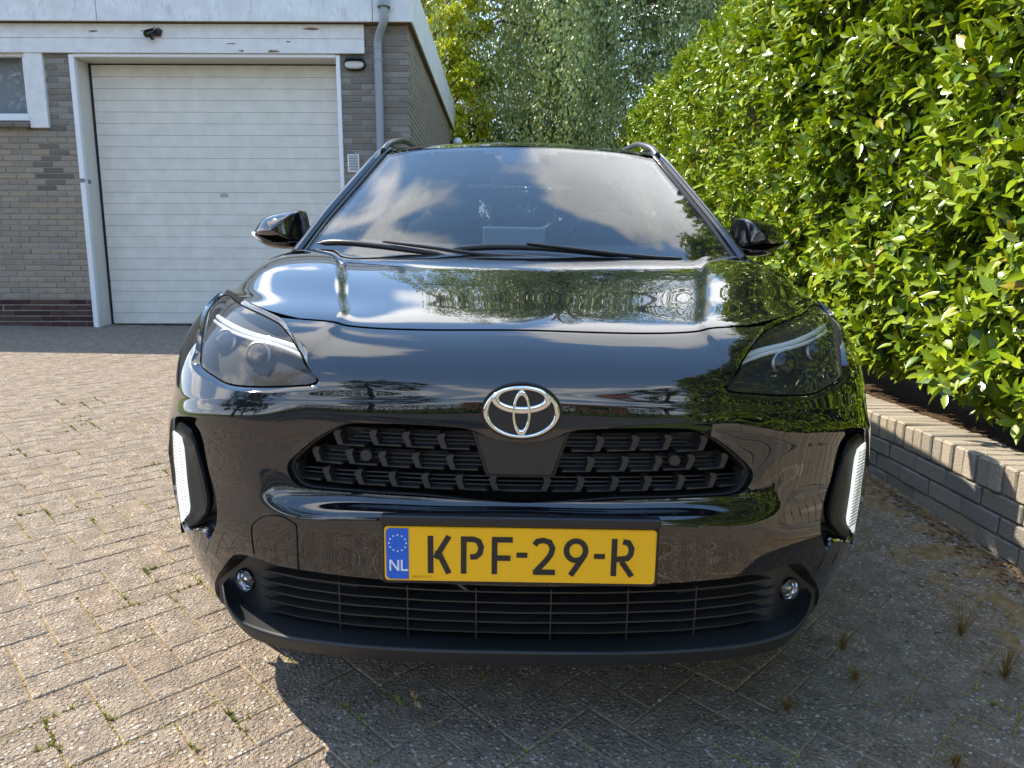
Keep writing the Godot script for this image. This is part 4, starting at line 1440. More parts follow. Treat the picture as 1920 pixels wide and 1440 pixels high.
	# pillars beside the windscreen: black moulding and painted pillar
	for side in [1.0, -1.0]:
		var mould := []
		var pil := []
		for q in [[0.742, 0.985, -1.213], [0.690, 1.105, -1.368], [0.621, 1.245, -1.573], [0.553, 1.386, -1.785], [0.54, 1.405, -1.83]]:
			mould.push_back(Vector3(q[0] * side, q[1], q[2]))
		for q in [[0.778, 0.985, -1.25], [0.719, 1.108, -1.40], [0.650, 1.247, -1.60], [0.580, 1.386, -1.82], [0.565, 1.425, -2.0], [0.567, 1.438, -2.4], [0.566, 1.44, -2.9], [0.55, 1.415, -3.4], [0.535, 1.38, -3.75]]:
			pil.push_back(Vector3(q[0] * side, q[1], q[2]))
		var m1 := Shape.new()
		m1.tube(curve3(mould, 6), 0.009, 8)
		put("screen_moulding", m1, mats.gloss_black, car)
		var m2 := Shape.new()
		m2.tube(curve3(pil, 6), 0.022, 12, 0.9)
		put("pillar", m2, paint, car)
		# side windows
		var panes := [[-1.42, -2.28, -1.86, -2.30], [-2.36, -3.10, -2.37, -3.06]]
		for w in panes:
			var low := []
			var high := []
			for k in 9:
				var f := k / 8.0
				low.push_back(Vector3(0.805 * side, 0.985 + 0.02 * f, lerpf(w[0], w[1], f)))
				high.push_back(Vector3(0.585 * side, 1.405 + 0.02 * f, lerpf(w[2], w[3], f)))
			var mid := []
			for k in 9:
				mid.push_back(low[k].lerp(high[k], 0.5) + Vector3(0.02 * side, 0, 0))
			var ss := Shape.new()
			ss.grid([low, mid, high], Vector3(side, 0.3, 0))
			put("side_window", ss, mats.side_glass, car)
		var cp := Shape.new()
		cp.tube([Vector3(0.80 * side, 0.98, -2.32), Vector3(0.71 * side, 1.2, -2.33), Vector3(0.58 * side, 1.42, -2.33)], 0.032, 8)
		cp.tube([Vector3(0.79 * side, 1.0, -3.2), Vector3(0.70 * side, 1.2, -3.18), Vector3(0.57 * side, 1.42, -3.13)], 0.055, 8)
		put("door_pillar", cp, mats.gloss_black, car)
		var quarter := Shape.new()
		quarter.grid([[Vector3(0.80 * side, 0.99, -3.2), Vector3(0.78 * side, 1.02, -3.9)], [Vector3(0.58 * side, 1.42, -3.14), Vector3(0.55 * side, 1.38, -3.8)]], Vector3(side, 0.2, 0))
		put("rear_pillar", quarter, paint, car)
		# lower side of the body
		var upper := []
		var lower := []
		for q in [[0.70, 0.8815], [0.76, 0.876], [0.82, 0.864], [0.87, 0.848], [0.92, 0.832], [0.955, 0.818], [0.985, 0.80]]:
			var line := []
			for z in [-1.01, -1.15, -1.35, -1.6, -2.2, -2.8, -3.3, -3.7, -4.0, -4.15]:
				var shrink: float = 0.0 if z > -3.5 else pow((-3.5 - z) / 0.65, 2.0) * 0.10
				var low := clampf((z + 1.6) / 0.55, 0.0, 1.0) * clampf((q[0] - 0.8) / 0.18, 0.0, 1.0)
				line.push_back(Vector3((q[1] - shrink - 0.03 * low) * side, q[0] + (0.02 if z < -2.5 and q[0] > 0.9 else 0.0) - 0.085 * low, z))
			upper.push_back(line)
		for q in [[0.21, 0.80], [0.28, 0.862], [0.38, 0.874], [0.5, 0.880], [0.62, 0.8825], [0.70, 0.8815]]:
			var line := []
			for z in [-1.205, -1.4, -1.8, -2.2, -2.8, -3.3, -3.7, -4.0, -4.15]:
				var shrink := 0.0 if z > -3.5 else pow((-3.5 - z) / 0.65, 2.0) * 0.10
				line.push_back(Vector3((q[1] - shrink) * side, q[0], z))
			lower.push_back(line)
		var ds := Shape.new()
		ds.grid(loft(upper, 3, 3), Vector3(side, 0, 0))
		ds.grid(loft(lower, 3, 3), Vector3(side, 0, 0))
		put("door_side", ds, paint, car)
		# rail on the roof
		var rs := Shape.new()
		var rail := curve3([Vector3(0.565 * side, 1.398, -1.80), Vector3(0.553 * side, 1.428, -1.85), Vector3(0.535 * side, 1.452, -1.94), Vector3(0.53 * side, 1.477, -2.12), Vector3(0.53 * side, 1.497, -2.5), Vector3(0.525 * side, 1.50, -3.0), Vector3(0.515 * side, 1.475, -3.4), Vector3(0.51 * side, 1.44, -3.6)], 5)
		rs.tube(rail, 0.0135, 10, 0.9)
		put("roof_rail", rs, mats.rail_grey, car)
		# wheel arch
		var ls := Shape.new()
		var liner := []
		for x in [0.52, 0.875]:
			var line := []
			for k in 21:
				var a := -0.15 + (PI + 0.3) * k / 20.0
				line.push_back(Vector3(x * side, 0.335 + sin(a) * 0.36, -0.82 + cos(a) * 0.36))
			liner.push_back(line)
		ls.grid(liner, Vector3(0, -1, 0))
		var wall := []
		var hub := []
		for k in 21:
			var a := -0.15 + (PI + 0.3) * k / 20.0
			wall.push_back(Vector3(0.52 * side, 0.335 + sin(a) * 0.36, -0.82 + cos(a) * 0.36))
			hub.push_back(Vector3(0.52 * side, 0.335, -0.82))
		ls.grid([wall, hub], Vector3(side, 0, 0))
		put("arch_liner", ls, mats.deep_black, car)
		var cl := Shape.new()
		var ring := []
		for q in [[0.345, 0.84], [0.349, 0.886], [0.395, 0.888], [0.405, 0.866]]:
			var line := []
			for k in 25:
				var a := 0.30 + (PI - 0.32) * k / 24.0
				var z: float = -0.82 + cos(a) * q[0]
				var x: float = q[1] - pow(maxf(0.0, z + 0.66), 1.3) * 0.50
				line.push_back(Vector3(x * side, 0.335 + sin(a) * q[0], z))
			ring.push_back(line)
		cl.grid(ring, Vector3(side, 0, 0))
		put("arch_trim", cl, mats.satin_plastic, car)

	# roof
	var rr := []
	for q in [[1.388, 1.404, 1.412, -1.785, -1.725, -1.685], [1.415, 1.438, 1.448, -1.93, -1.88, -1.85], [1.436, 1.466, 1.478, -2.2, -2.2, -2.2], [1.445, 1.478, 1.49, -2.8, -2.8, -2.8], [1.42, 1.45, 1.462, -3.4, -3.4, -3.4], [1.375, 1.40, 1.412, -3.85, -3.88, -3.9]]:
		rr.push_back(both_sides([Vector3(0, q[2], q[5]), Vector3(0.3, q[1], q[4]), Vector3(0.5, lerpf(q[0], q[1], 0.4), lerpf(q[3], q[4], 0.35)), Vector3(0.562, q[0], q[3])]))
	var ro := Shape.new()
	ro.grid(loft(rr, 5, 6), Vector3.UP)
	put("roof", ro, paint, car)
	var hl := Shape.new()
	var lining := []
	for z in [-1.72, -2.2, -2.8, -3.4]:
		lining.push_back([Vector3(-0.54, 1.37, z - 0.06), Vector3(0, 1.395 if z > -1.9 else 1.44, z), Vector3(0.54, 1.37, z - 0.06)])
	hl.grid(lining, Vector3.DOWN)
	put("roof_lining", hl, mats.cabin_light, car)
	# tail
	var tl := Shape.new()
	tl.grid([[Vector3(-0.70, 0.25, -4.12), Vector3(0, 0.25, -4.17), Vector3(0.70, 0.25, -4.12)], [Vector3(-0.70, 0.6, -4.16), Vector3(0, 0.6, -4.2), Vector3(0.70, 0.6, -4.16)], [Vector3(-0.72, 1.0, -4.12), Vector3(0, 1.0, -4.16), Vector3(0.72, 1.0, -4.12)]], Vector3(0, 0, -1))
	put("tailgate", tl, paint, car)
	var rg := Shape.new()
	rg.grid([[Vector3(-0.71, 1.0, -4.12), Vector3(0, 1.0, -4.16), Vector3(0.71, 1.0, -4.12)], [Vector3(-0.54, 1.375, -3.84), Vector3(0, 1.405, -3.88), Vector3(0.54, 1.375, -3.84)]], Vector3(0, 0.5, -1))
	put("rear_window", rg, mats.side_glass, car)
	# floor of the car, and the engine behind the grilles
	var us := Shape.new()
	us.box(Vector3(0, 0.235, -2.2), Vector3(1.04, 0.05, 3.7), 0.01)
	us.box(Vector3(0, 0.30, -2.65), Vector3(1.6, 0.06, 2.85), 0.01)
	us.box(Vector3(0, 0.55, -0.62), Vector3(0.96, 0.50, 0.62), 0.02)
	us.box(Vector3(0, 0.775, -0.30), Vector3(0.84, 0.03, 0.20), 0.005)
	put("underbody", us, mats.deep_black, car)
	# dashboard, wheel, seats
	var dash := []
	for q in [[0.90, -1.12], [0.975, -1.20], [0.99, -1.38], [0.985, -1.55], [0.93, -1.62], [0.70, -1.62]]:
		var line := []
		for k in 9:
			var x := -0.70 + 1.40 * k / 8.0
			line.push_back(Vector3(x, q[0], q[1] - 0.10 * x * x))
		dash.push_back(line)
	var dsh := Shape.new()
	dsh.grid(loft(dash, 3, 2), Vector3(0, 1, -0.2))
	put("dashboard", dsh, mats.cabin_grey, car)
	var sc := Shape.new()
	sc.box(Vector3(-0.02, 1.035, -1.50), Vector3(0.24, 0.115, 0.015), 0.005, Basis(Vector3.RIGHT, 0.12))
	put("display", sc, mats.screen_grey, car)
	var st := Shape.new()
	var loop := []
	var tilt := Basis(Vector3.RIGHT, 0.45)
	for k in 33:
		var a := TAU * k / 32.0
		loop.push_back(Vector3(0.36, 0.99, -1.78) + tilt * Vector3(cos(a) * 0.18, sin(a) * 0.18, 0))
	st.tube(loop, 0.015, 8, 1.0, false)
	st.box(Vector3(0.36, 0.98, -1.775), Vector3(0.30, 0.05, 0.03), 0.01, tilt)
	put("steering_wheel", st, mats.black_plastic, car)
	for side in [1.0, -1.0]:
		for row in 2:
			var z: float = [-2.25, -3.05][row]
			var ss := Shape.new()
			var sx: float = 0.36 * side
			var back := []
			for q in [[0.55, 0.24, 0.0], [0.75, 0.26, -0.05], [0.98, 0.25, -0.12], [1.12, 0.19, -0.17], [1.16, 0.12, -0.18]]:
				var line := []
				for k in 17:
					var a := TAU * k / 16.0
					line.push_back(Vector3(sx + cos(a) * q[1], q[0], z + q[2] + sin(a) * 0.075))
				back.push_back(line)
			ss.grid(back, Vector3.ZERO, true)
			ss.box(Vector3(sx, 0.52, z + 0.22), Vector3(0.5, 0.14, 0.48), 0.05)
			ss.box(Vector3(sx, 1.25, z - 0.19), Vector3(0.24, 0.16, 0.09), 0.04)
			put("seat", ss, mats.seat_cloth, car)


func make_mirror(car: Node3D, side: float) -> void:
	var c := Vector3(-0.872, 1.066, 0)
	var outline := [Vector2(-0.981, 1.060), Vector2(-0.962, 1.090), Vector2(-0.930, 1.115), Vector2(-0.87, 1.130), Vector2(-0.81, 1.136), Vector2(-0.795, 1.125), Vector2(-0.786, 1.08), Vector2(-0.782, 1.035), Vector2(-0.795, 1.022), Vector2(-0.86, 1.022), Vector2(-0.93, 1.030), Vector2(-0.97, 1.042)]
	var rows := []
	var low := []
	for q in [[0.05, -1.385], [0.45, -1.392], [0.72, -1.408], [0.90, -1.435], [1.0, -1.48], [1.0, -1.545]]:
		var line := []
		var ring := catmull(PackedVector2Array(outline), 4)
		for k in ring.size() + 1:
			var p := ring[k % ring.size()]
			var f: float = q[0]
			line.push_back(Vector3((c.x - 0.034 + (p.x - c.x) * f * 1.06) * -side, c.y + (p.y - c.y) * f * 1.06, q[1] - 0.35 * absf(p.x + 0.80) * f))
		rows.push_back(line)
	var s := Shape.new()
	s.grid(rows, Vector3.ZERO, true)
	var cap := put("door_mirror", s, mats.car_paint, car)
	var skirt := [Vector2(-0.981, 1.056), Vector2(-0.965, 1.030), Vector2(-0.93, 1.008), Vector2(-0.88, 0.997), Vector2(-0.83, 0.996), Vector2(-0.795, 1.006), Vector2(-0.785, 1.022), Vector2(-0.80, 1.028), Vector2(-0.86, 1.028), Vector2(-0.92, 1.036), Vector2(-0.96, 1.048)]
	rows = []
	var c2 := Vector3(-0.872, 1.02, 0)
	for q in [[0.05, -1.402], [0.5, -1.405], [0.82, -1.415], [0.97, -1.44], [1.0, -1.48], [0.97, -1.54]]:
		var line := []
		var ring := catmull(PackedVector2Array(skirt), 4)
		for k in ring.size() + 1:
			var p := ring[k % ring.size()]
			line.push_back(Vector3((c2.x - 0.034 + (p.x - c2.x) * q[0] * 1.06) * -side, c2.y + (p.y - c2.y) * q[0], q[1] - 0.35 * absf(p.x + 0.80) * q[0]))
		rows.push_back(line)
	var s2 := Shape.new()
	s2.grid(rows, Vector3.ZERO, true)
	put("mirror_skirt", s2, mats.gloss_black, cap)
	var lamp := Shape.new()
	lamp.tube(curve3([Vector3(0.92 * side, 1.019, -1.432), Vector3(0.967 * side, 1.029, -1.452), Vector3(1.005 * side, 1.045, -1.482), Vector3(1.019 * side, 1.053, -1.508)], 4), 0.0075, 8, 0.8)
	put("indicator", lamp, mats.lamp_white, cap)
	var back := Shape.new()
	var pg := PackedVector2Array()
	for p in catmull(PackedVector2Array(outline), 3):
		pg.push_back(Vector2((-c.x + 0.034 + (c.x - p.x) * 1.06) * side, c.y + (p.y - c.y) * 1.06))
	back.prism(pg, Transform3D(Basis(), Vector3(0, 0, -1.545)), 0.01, 0.0, true)
	put("mirror_glass", back, mats.gloss_black, cap)
	var foot := Shape.new()
	foot.tube(curve3([Vector3(0.85 * side, 1.012, -1.49), Vector3(0.785 * side, 0.992, -1.475), Vector3(0.755 * side, 0.975, -1.45)], 4), 0.028, 10, 0.5)
	put("mirror_foot", foot, mats.gloss_black, cap)


func make_wheel(car: Node3D, at: Vector3, side: float) -> void:
	var t := Transform3D(Basis(Vector3.BACK, -PI / 2 * side), at)
	var s := Shape.new()
	s.lathe([Vector2(0.225, -0.10), Vector2(0.27, -0.108), Vector2(0.315, -0.10), Vector2(0.333, -0.075), Vector2(0.335, 0.0), Vector2(0.333, 0.075), Vector2(0.315, 0.10), Vector2(0.27, 0.108), Vector2(0.225, 0.10)], t, 40)
	var tyre := put("wheel", s, mats.rubber, car)
	var r := Shape.new()
	r.lathe([Vector2(0.225, -0.10), Vector2(0.225, 0.10), Vector2(0.21, 0.09), Vector2(0.205, 0.04)], t, 40)
	r.lathe([Vector2(0.21, 0.02), Vector2(0.0, 0.02)], t, 24)
	r.lathe([Vector2(0.06, 0.02), Vector2(0.055, 0.085), Vector2(0.0, 0.09)], t, 20)
	for k in 5:
		var a := TAU * k / 5.0
		var d := Vector3(cos(a), 0, sin(a))
		r.tube([t * (d * 0.04 + Vector3(0, 0.075, 0)), t * (d * 0.21 + Vector3(0, 0.085, 0))], [0.03, 0.02], 8, 0.6)
	put("rim", r, mats.dull_metal, tyre)
# ---------------------------------------------------------------- ground
const TILE := 0.0995


func make_ground() -> void:
	var s := Shape.new()
	s.quad_out(Vector3(-90, -0.05, -90), Vector3(90, -0.05, -90), Vector3(90, -0.05, 90), Vector3(-90, -0.05, 90), Vector3.UP)
	structure("ground", s, mats.lawn, "grassy ground around the driveway and the buildings")
	s = Shape.new()
	s.quad_out(Vector3(-60, -0.03, 6.5), Vector3(60, -0.03, 6.5), Vector3(60, -0.03, 13.0), Vector3(-60, -0.03, 13.0), Vector3.UP)
	structure("street", s, mats.asphalt, "grey asphalt street at the end of the driveway")
	s = Shape.new()
	s.quad_out(Vector3(-9.0, -0.0022, -7.6), Vector3(1.70, -0.0022, -7.6), Vector3(1.70, -0.0022, 6.5), Vector3(-9.0, -0.0022, 6.5), Vector3.UP)
	s.quad_out(Vector3(-1.0, -0.0024, -14.0), Vector3(1.70, -0.0024, -14.0), Vector3(1.70, -0.0024, -7.6), Vector3(-1.0, -0.0024, -7.6), Vector3.UP)
	var drive := structure("driveway", s, mats.sand_joint, "driveway of diagonal washed gravel tiles with mossy joints")
	# bricks of washed concrete, laid diagonally in herringbone
	var a := Vector3(1, 0, 1).normalized()
	var b := Vector3(1, 0, -1).normalized()
	var cam := Vector3(-0.019, 1.045, 1.27)
	var tiles := []
	for x in range(-170, 120):
		for y in range(-120, 170):
			var m := posmod(x + y + 2, 4)
			if m % 2 == 1:
				continue
			var c := a * (x + (1.0 if m == 0 else 0.5)) * TILE + b * (y + (0.5 if m == 0 else 1.0) - 0.6) * TILE
			if c.x < -8.6 or c.x > 1.64 or c.z > 6.2 or c.z < -13.0 or (c.z < -6.95 and c.x < -0.9):
				continue
			var d := c - cam
			var seen := absf(c.x + 0.019) < (1.27 - c.z) * 0.76 + 0.1 and c.z < 0.1 and (absf(c.x) > 0.45 or c.z > -0.35) and not (absf(c.x) < 0.9 and c.z < -0.7)
			tiles.push_back([d.length() if seen else 100.0 + d.length(), c, m])
	tiles.sort_custom(func(p, q): return p[0] < q[0])
	var kinds := []
	var meshes := []
	for k in 12:
		var ts := Shape.new()
		var w := 0.93 + 0.14 * rng.randf()
		var warm := rng.randf()
		ts.tint = Color(w * lerpf(0.98, 1.04, warm), w, w * lerpf(1.02, 0.94, warm))
		ts.box(Vector3(0, -0.02, 0), Vector3(TILE * 2 - 0.003, 0.04, TILE - 0.003), 0.0028)
		kinds.push_back(ts)
		meshes.push_back(ts.mesh())
	var rest := Shape.new()
	for k in tiles.size():
		var c: Vector3 = tiles[k][1]
		var turn := Basis(Vector3.UP, -PI / 4 if tiles[k][2] == 0 else PI / 4)
		var tilt := turn * Basis(Vector3.RIGHT, clampf(rng.randfn(0.0, 0.006), -0.012, 0.012)) * Basis(Vector3.BACK, clampf(rng.randfn(0.0, 0.004), -0.008, 0.008)) * Basis(Vector3.UP, rng.randfn(0.0, 0.006))
		var at := Transform3D(tilt, c + Vector3(rng.randfn(0, 0.0008), rng.randf_range(-0.0004, 0.0016), rng.randfn(0, 0.0008)))
		var kind := rng.randi() % 12
		if k < 300:
			put("paver", meshes[kind], mats.paver, drive, at)
		else:
			rest.tint = kinds[kind].tint
			rest.box(at * Vector3(0, -0.02, 0), Vector3(TILE * 2 - 0.003, 0.04, TILE - 0.003), 0.0028, tilt)
	put("paver", rest, mats.paver, drive).set_meta("kind", "stuff")
	# moss and sand in the joints
	var blade := Shape.new()
	for k in 5:
		var an := k * 2.4
		var dir := Vector3(cos(an), 0, sin(an))
		var sd := Vector3(-dir.z, 0, dir.x) * 0.0016
		blade.tri(-sd, sd, dir * 0.006 + Vector3(0, 0.009, 0))
	var lump := Shape.new()
	lump.lathe([Vector2(0.005, -0.002), Vector2(0.0042, 0.002), Vector2(0.002, 0.0036), Vector2(0.0, 0.004)], Transform3D(), 6)
	var wet := noise(FastNoiseLite.TYPE_SIMPLEX, 0.9, 3, 77)
	var at_blade := []
	var at_lump := []
	for k in 260000:
		var x := rng.randi_range(-60, 25)
		var y := rng.randi_range(-25, 60)
		var m := posmod(x + y + 2, 4)
		var p := Vector3.ZERO
		if rng.randf() < 0.7:
			if posmod(x + y, 4) == 1:
				continue
			p = a * (x + rng.randf()) * TILE + b * (y - 0.6) * TILE + b * rng.randfn(0, 0.003)
		else:
			if posmod(x + y + 2, 4) == 1:
				continue
			p = a * x * TILE + b * (y + rng.randf() - 0.6) * TILE + a * rng.randfn(0, 0.0022)
		if p.x < -3.6 or p.x > 1.55 or p.z > 0.4 or p.z < -3.2:
			continue
		var w := wet.get_noise_2d(p.x * 2.2, p.z * 2.2)
		if w < -0.08 + rng.randf() * 0.35:
			continue
		if w > 0.50 and rng.randf() < 0.35:
			at_blade.push_back([Transform3D(Basis(Vector3.UP, rng.randf() * TAU).scaled(Vector3.ONE * rng.randf_range(0.7, 1.7)), p + Vector3(0, -0.002, 0)), Color(0.20, 0.22, 0.05).lerp(Color(0.36, 0.31, 0.10), rng.randf())])
		else:
			at_lump.push_back([Transform3D(Basis(Vector3.UP, rng.randf() * TAU).scaled(Vector3.ONE * rng.randf_range(0.25, 0.75)), p + Vector3(0, -0.0012, 0)), Color(0.25, 0.19, 0.085).lerp(Color(0.26, 0.24, 0.07), rng.randf())])
	scatter("moss", lump, mats.moss, drive, at_lump)
	scatter("joint_grass", blade, mats.moss, drive, at_blade)
	# loose pebbles, sand and dead leaves along the wall and under the car
	var peb := Shape.new()
	peb.lathe([Vector2(0.0, -0.0018), Vector2(0.004, -0.001), Vector2(0.0046, 0.001), Vector2(0.003, 0.0026), Vector2(0.0, 0.003)], Transform3D(), 7)
	var stones := []
	for k in 5200:
		var p := Vector3(rng.randf_range(-2.0, 1.62), 0.0008, rng.randf_range(-2.2, 0.35))
		if k % 2 == 0:
			p.x = 1.64 - absf(rng.randfn(0, 0.30))
		var w := rng.randf_range(0.5, 1.25)
		stones.push_back([Transform3D(Basis(Vector3.UP, rng.randf() * TAU).scaled(Vector3(w, w * 0.7, w * rng.randf_range(0.6, 1.0))), p), Color(0.20, 0.175, 0.14).lerp(Color(0.42, 0.39, 0.35), pow(rng.randf(), 2.0))])
	scatter("loose_grit", peb, mats.moss, drive, stones)
	var crumb := Shape.new()
	crumb.quad(Vector3(-0.008, 0, -0.003), Vector3(0.008, 0.001, -0.004), Vector3(0.009, 0.002, 0.003), Vector3(-0.007, 0.001, 0.004))
	var dead := []
	for k in 2600:
		var p := Vector3(1.645 - absf(rng.randfn(0, 0.055)), 0.003 + rng.randf() * 0.008, rng.randf_range(-4.0, 0.4))
		if k % 4 == 0:
			p = Vector3(1.6 - absf(rng.randfn(0, 0.4)), 0.002, rng.randf_range(-2.5, 0.4))
			if rng.randf() < 0.75:
				continue
		var w := rng.randf_range(0.4, 1.4)
		dead.push_back([Transform3D(Basis(Vector3.UP, rng.randf() * TAU) * Basis(Vector3.RIGHT, rng.randfn(0, 0.4)).scaled(Vector3.ONE * w), p), Color(0.10, 0.06, 0.035).lerp(Color(0.26, 0.16, 0.08), rng.randf())])
	scatter("leaf_litter", crumb, mats.moss, drive, dead)
	# drift of pale sand beside the wall
	var drift := Shape.new()
	var rows := []
	var bumps := noise(FastNoiseLite.TYPE_SIMPLEX, 5.0, 4, 15)
	for i in 90:
		var line := []
		var z := -3.4 + 3.9 * i / 89.0
		for k in 40:
			var x := 0.70 + 0.96 * k / 39.0
			var hgt := bumps.get_noise_2d(x, z) * 0.010 - 0.0085 + smoothstep(1.0, 1.64, x) * 0.010
			line.push_back(Vector3(x, hgt, z))
		rows.push_back(line)
	drift.grid(rows, Vector3.UP)
	put("sand_drift", drift, mats.sand_joint, drive)
	# tufts of dry grass
	var tufts := [[Vector3(0.86, 0, -0.42), 0.07, "small dry grass tuft beside the black bumper corner"], [Vector3(0.83, 0, -0.29), 0.05, "smallest dry grass tuft just in front of the bumper corner"], [Vector3(1.22, 0, -0.50), 0.15, "tall thin dry grass tuft standing on the shaded tiles"], [Vector3(1.21, 0, -0.31), 0.12, "bushy dry grass tuft on the shaded tiles by the wall"], [Vector3(0.62, 0, -0.17), 0.05, "low dry grass tuft under the front lip"], [Vector3(0.90, 0, 0.0), 0.05, "flat dry grass tuft at the lower edge of the shaded tiles"]]
	for q in tufts:
		var gs := Shape.new()
		for k in 46:
			var an := rng.randf() * TAU
			var out := rng.randf_range(0.1, 1.0)
			var hgt: float = q[1] * rng.randf_range(0.4, 1.0)
			var d: Vector3 = Vector3(cos(an), 0, sin(an)) * out * q[1] * 0.9
			var sd := Vector3(-sin(an), 0, cos(an)) * 0.0009
			var tone := rng.randf()
			gs.tint = Color(0.30, 0.24, 0.13).lerp(Color(0.52, 0.42, 0.22), tone)
			var m: Vector3 = d * 0.4 + Vector3(0, hgt * 0.75, 0)
			var e: Vector3 = d + Vector3(0, hgt * (1.0 - out * 0.55), 0)
			gs.quad(-sd, sd, m + sd * 0.7, m - sd * 0.7)
			gs.tri(m - sd * 0.7, m + sd * 0.7, e)
		var o := thing("dry_grass_tuft", q[2], "grass tuft", q[0], "dry grass tufts on the tiles")
		put("blades", gs, mats.dry_grass, o)


func scatter(called: String, shape: Shape, mat: Material, parent: Node, list: Array) -> MultiMeshInstance3D:
	var mm := MultiMesh.new()
	mm.transform_format = MultiMesh.TRANSFORM_3D
	mm.use_colors = true
	shape.tint = Color.WHITE
	for k in shape.c.size():
		shape.c[k] = Color.WHITE
	mm.mesh = shape.mesh()
	mm.instance_count = list.size()
	for k in list.size():
		mm.set_instance_transform(k, list[k][0])
		mm.set_instance_color(k, list[k][1])
	var o := MultiMeshInstance3D.new()
	o.name = called
	o.multimesh = mm
	o.material_override = mat
	parent.add_child(o, true)
	o.set_meta("kind", "stuff")
	return o


# ---------------------------------------------------------------- the garage
func make_garage() -> void:
	var g := thing("garage", "low brick garage with white fascia and a ribbed roller door behind the car", "garage", Vector3(-4.747, 0.0, -6.711))
	g.basis = Basis(Vector3(1.0, 0.0145, -0.010), Vector3(-0.0145, 0.999, -0.035), Vector3(0.0095, 0.035, 0.999)).orthonormalized()
	var frame := Shape.new()
	# masonry core, set back behind the brick faces; openings for door and window
	var ws := Shape.new()
	for q in [[-3.6, -0.02, -0.3, 2.155], [-0.47, -0.02, 2.155, 3.2], [-3.6, -0.47, 2.93, 3.2], [-0.02, 2.88, 2.90, 3.2], [2.88, 3.60, -0.3, 3.2], [-3.6, -2.3, 2.155, 2.93]]:
		ws.box(Vector3((q[0] + q[1]) / 2, (q[2] + q[3]) / 2, -0.118), Vector3(q[1] - q[0], q[3] - q[2], 0.22))
	ws.box(Vector3(3.491, 1.45, -3.6), Vector3(0.218, 3.5, 6.75))
	ws.box(Vector3(0.0, 1.45, -6.95), Vector3(7.2, 3.5, 0.22))
	ws.box(Vector3(-3.5, 1.45, -3.5), Vector3(0.22, 3.5, 6.9))
	var wall := put("wall", ws, mats.mortar, g)
	# bricks of the front
	var tones := []
	for t in [Color(0.38, 0.325, 0.26), Color(0.36, 0.31, 0.25), Color(0.41, 0.35, 0.28), Color(0.33, 0.29, 0.242), Color(0.37, 0.33, 0.275), Color(0.42, 0.345, 0.26)]:
		tones.push_back(t)
	var dark := [Color(0.19, 0.168, 0.148), Color(0.165, 0.15, 0.137), Color(0.225, 0.195, 0.17)]
	var red := [Color(0.085, 0.045, 0.042), Color(0.105, 0.058, 0.050), Color(0.07, 0.042, 0.042), Color(0.12, 0.075, 0.062)]
	var grey := [Color(0.27, 0.25, 0.22), Color(0.305, 0.285, 0.255), Color(0.245, 0.228, 0.205), Color(0.345, 0.33, 0.30), Color(0.255, 0.232, 0.20)]
	var shared := {}
	var shown := 0
	var rest := Shape.new()
	var mott := noise(FastNoiseLite.TYPE_SIMPLEX, 1.4, 2, 19)
	for zone in [[-1.02, -0.004, 0.0, 2.15], [-0.268, -0.004, 2.15, 2.90], [2.884, 3.606, 0.0, 3.2], [-3.6, -1.02, 0.0, 2.15]]:
		var course := int(round(zone[2] / 0.0622))
		while (course + 1) * 0.0622 <= zone[3] + 0.03:
			var y := course * 0.0622 + 0.031
			var x: float = zone[0] + (0.0 if course % 2 else -0.1035) + (0.02 * sin(course * 12.9))
			if zone[0] > 2.0:
				x = zone[0] + (-0.0 if course % 2 else -0.1035)
			while x < zone[1] - 0.015:
				var x0 := maxf(x + 0.005, zone[0])
				var x1 := minf(x + 0.202, zone[1])
				x += 0.207
				if x1 - x0 < 0.02:
					continue
				var pick: Array = tones
				if zone[0] > 2.0:
					pick = grey
				if y < 0.335:
					pick = red
				elif zone[0] < 0.0 and y < 2.15 and y > 1.5 and x0 > -0.56 + 0.02 * sin(y * 40.0) and x0 < -0.24 and rng.randf() < 0.8:
					pick = dark
				elif zone[0] < 0.0 and zone[2] > 2.0:
					pick = grey
				var tone: Color = pick[rng.randi() % pick.size()]
				var long := x1 - x0
				var size := Vector3(long, 0.0502 + rng.randfn(0, 0.0006), 0.03)
				var at := Vector3((x0 + x1) / 2, y + rng.randfn(0, 0.0006), -0.0135 + rng.randfn(0, 0.0014))
				var part: bool = shown < 300 and zone[0] > -2.0 and not (zone[0] > 2.0 and y < 1.36)
				if part:
					var key := "%d %s" % [int(round(long * 100)), tone.to_html()]
					if not shared.has(key):
						var bs := Shape.new()
						bs.tint = tone
						bs.box(Vector3.ZERO, Vector3(round(long * 100) / 100.0, 0.0502, 0.03), 0.0035)
						shared[key] = bs.mesh()
					put("brick", shared[key], mats.brick, wall, Transform3D(Basis(Vector3.BACK, rng.randfn(0, 0.004)), at))
					shown += 1
				else:
					rest.tint = tone
					rest.box(at, size, 0.003)
			course += 1
	# side wall towards the drive, seen at a flat angle
	for course in 52:
		var y := course * 0.0622 + 0.031
		var z := -0.005 - (0.0 if course % 2 else 0.1035)
		while z > -6.9:
			rest.tint = tones[rng.randi() % tones.size()]
			rest.box(Vector3(3.5925, y, z - 0.0985), Vector3(0.03, 0.05, 0.197), 0.0)
			z -= 0.207
	put("brick", rest, mats.brick, wall).set_meta("kind", "stuff")
	# fascia boards, beam, soffit, roof
	for q in [[-3.62, 0.388], [0.394, 3.254], [3.260, 3.672]]:
		var fs := Shape.new()
		fs.box(Vector3((q[0] + q[1]) / 2, 3.44, 0.108), Vector3(q[1] - q[0], 0.48, 0.024), 0.003)
		put("fascia_board", fs, mats.fascia_paint, g)
	var side_f := Shape.new()
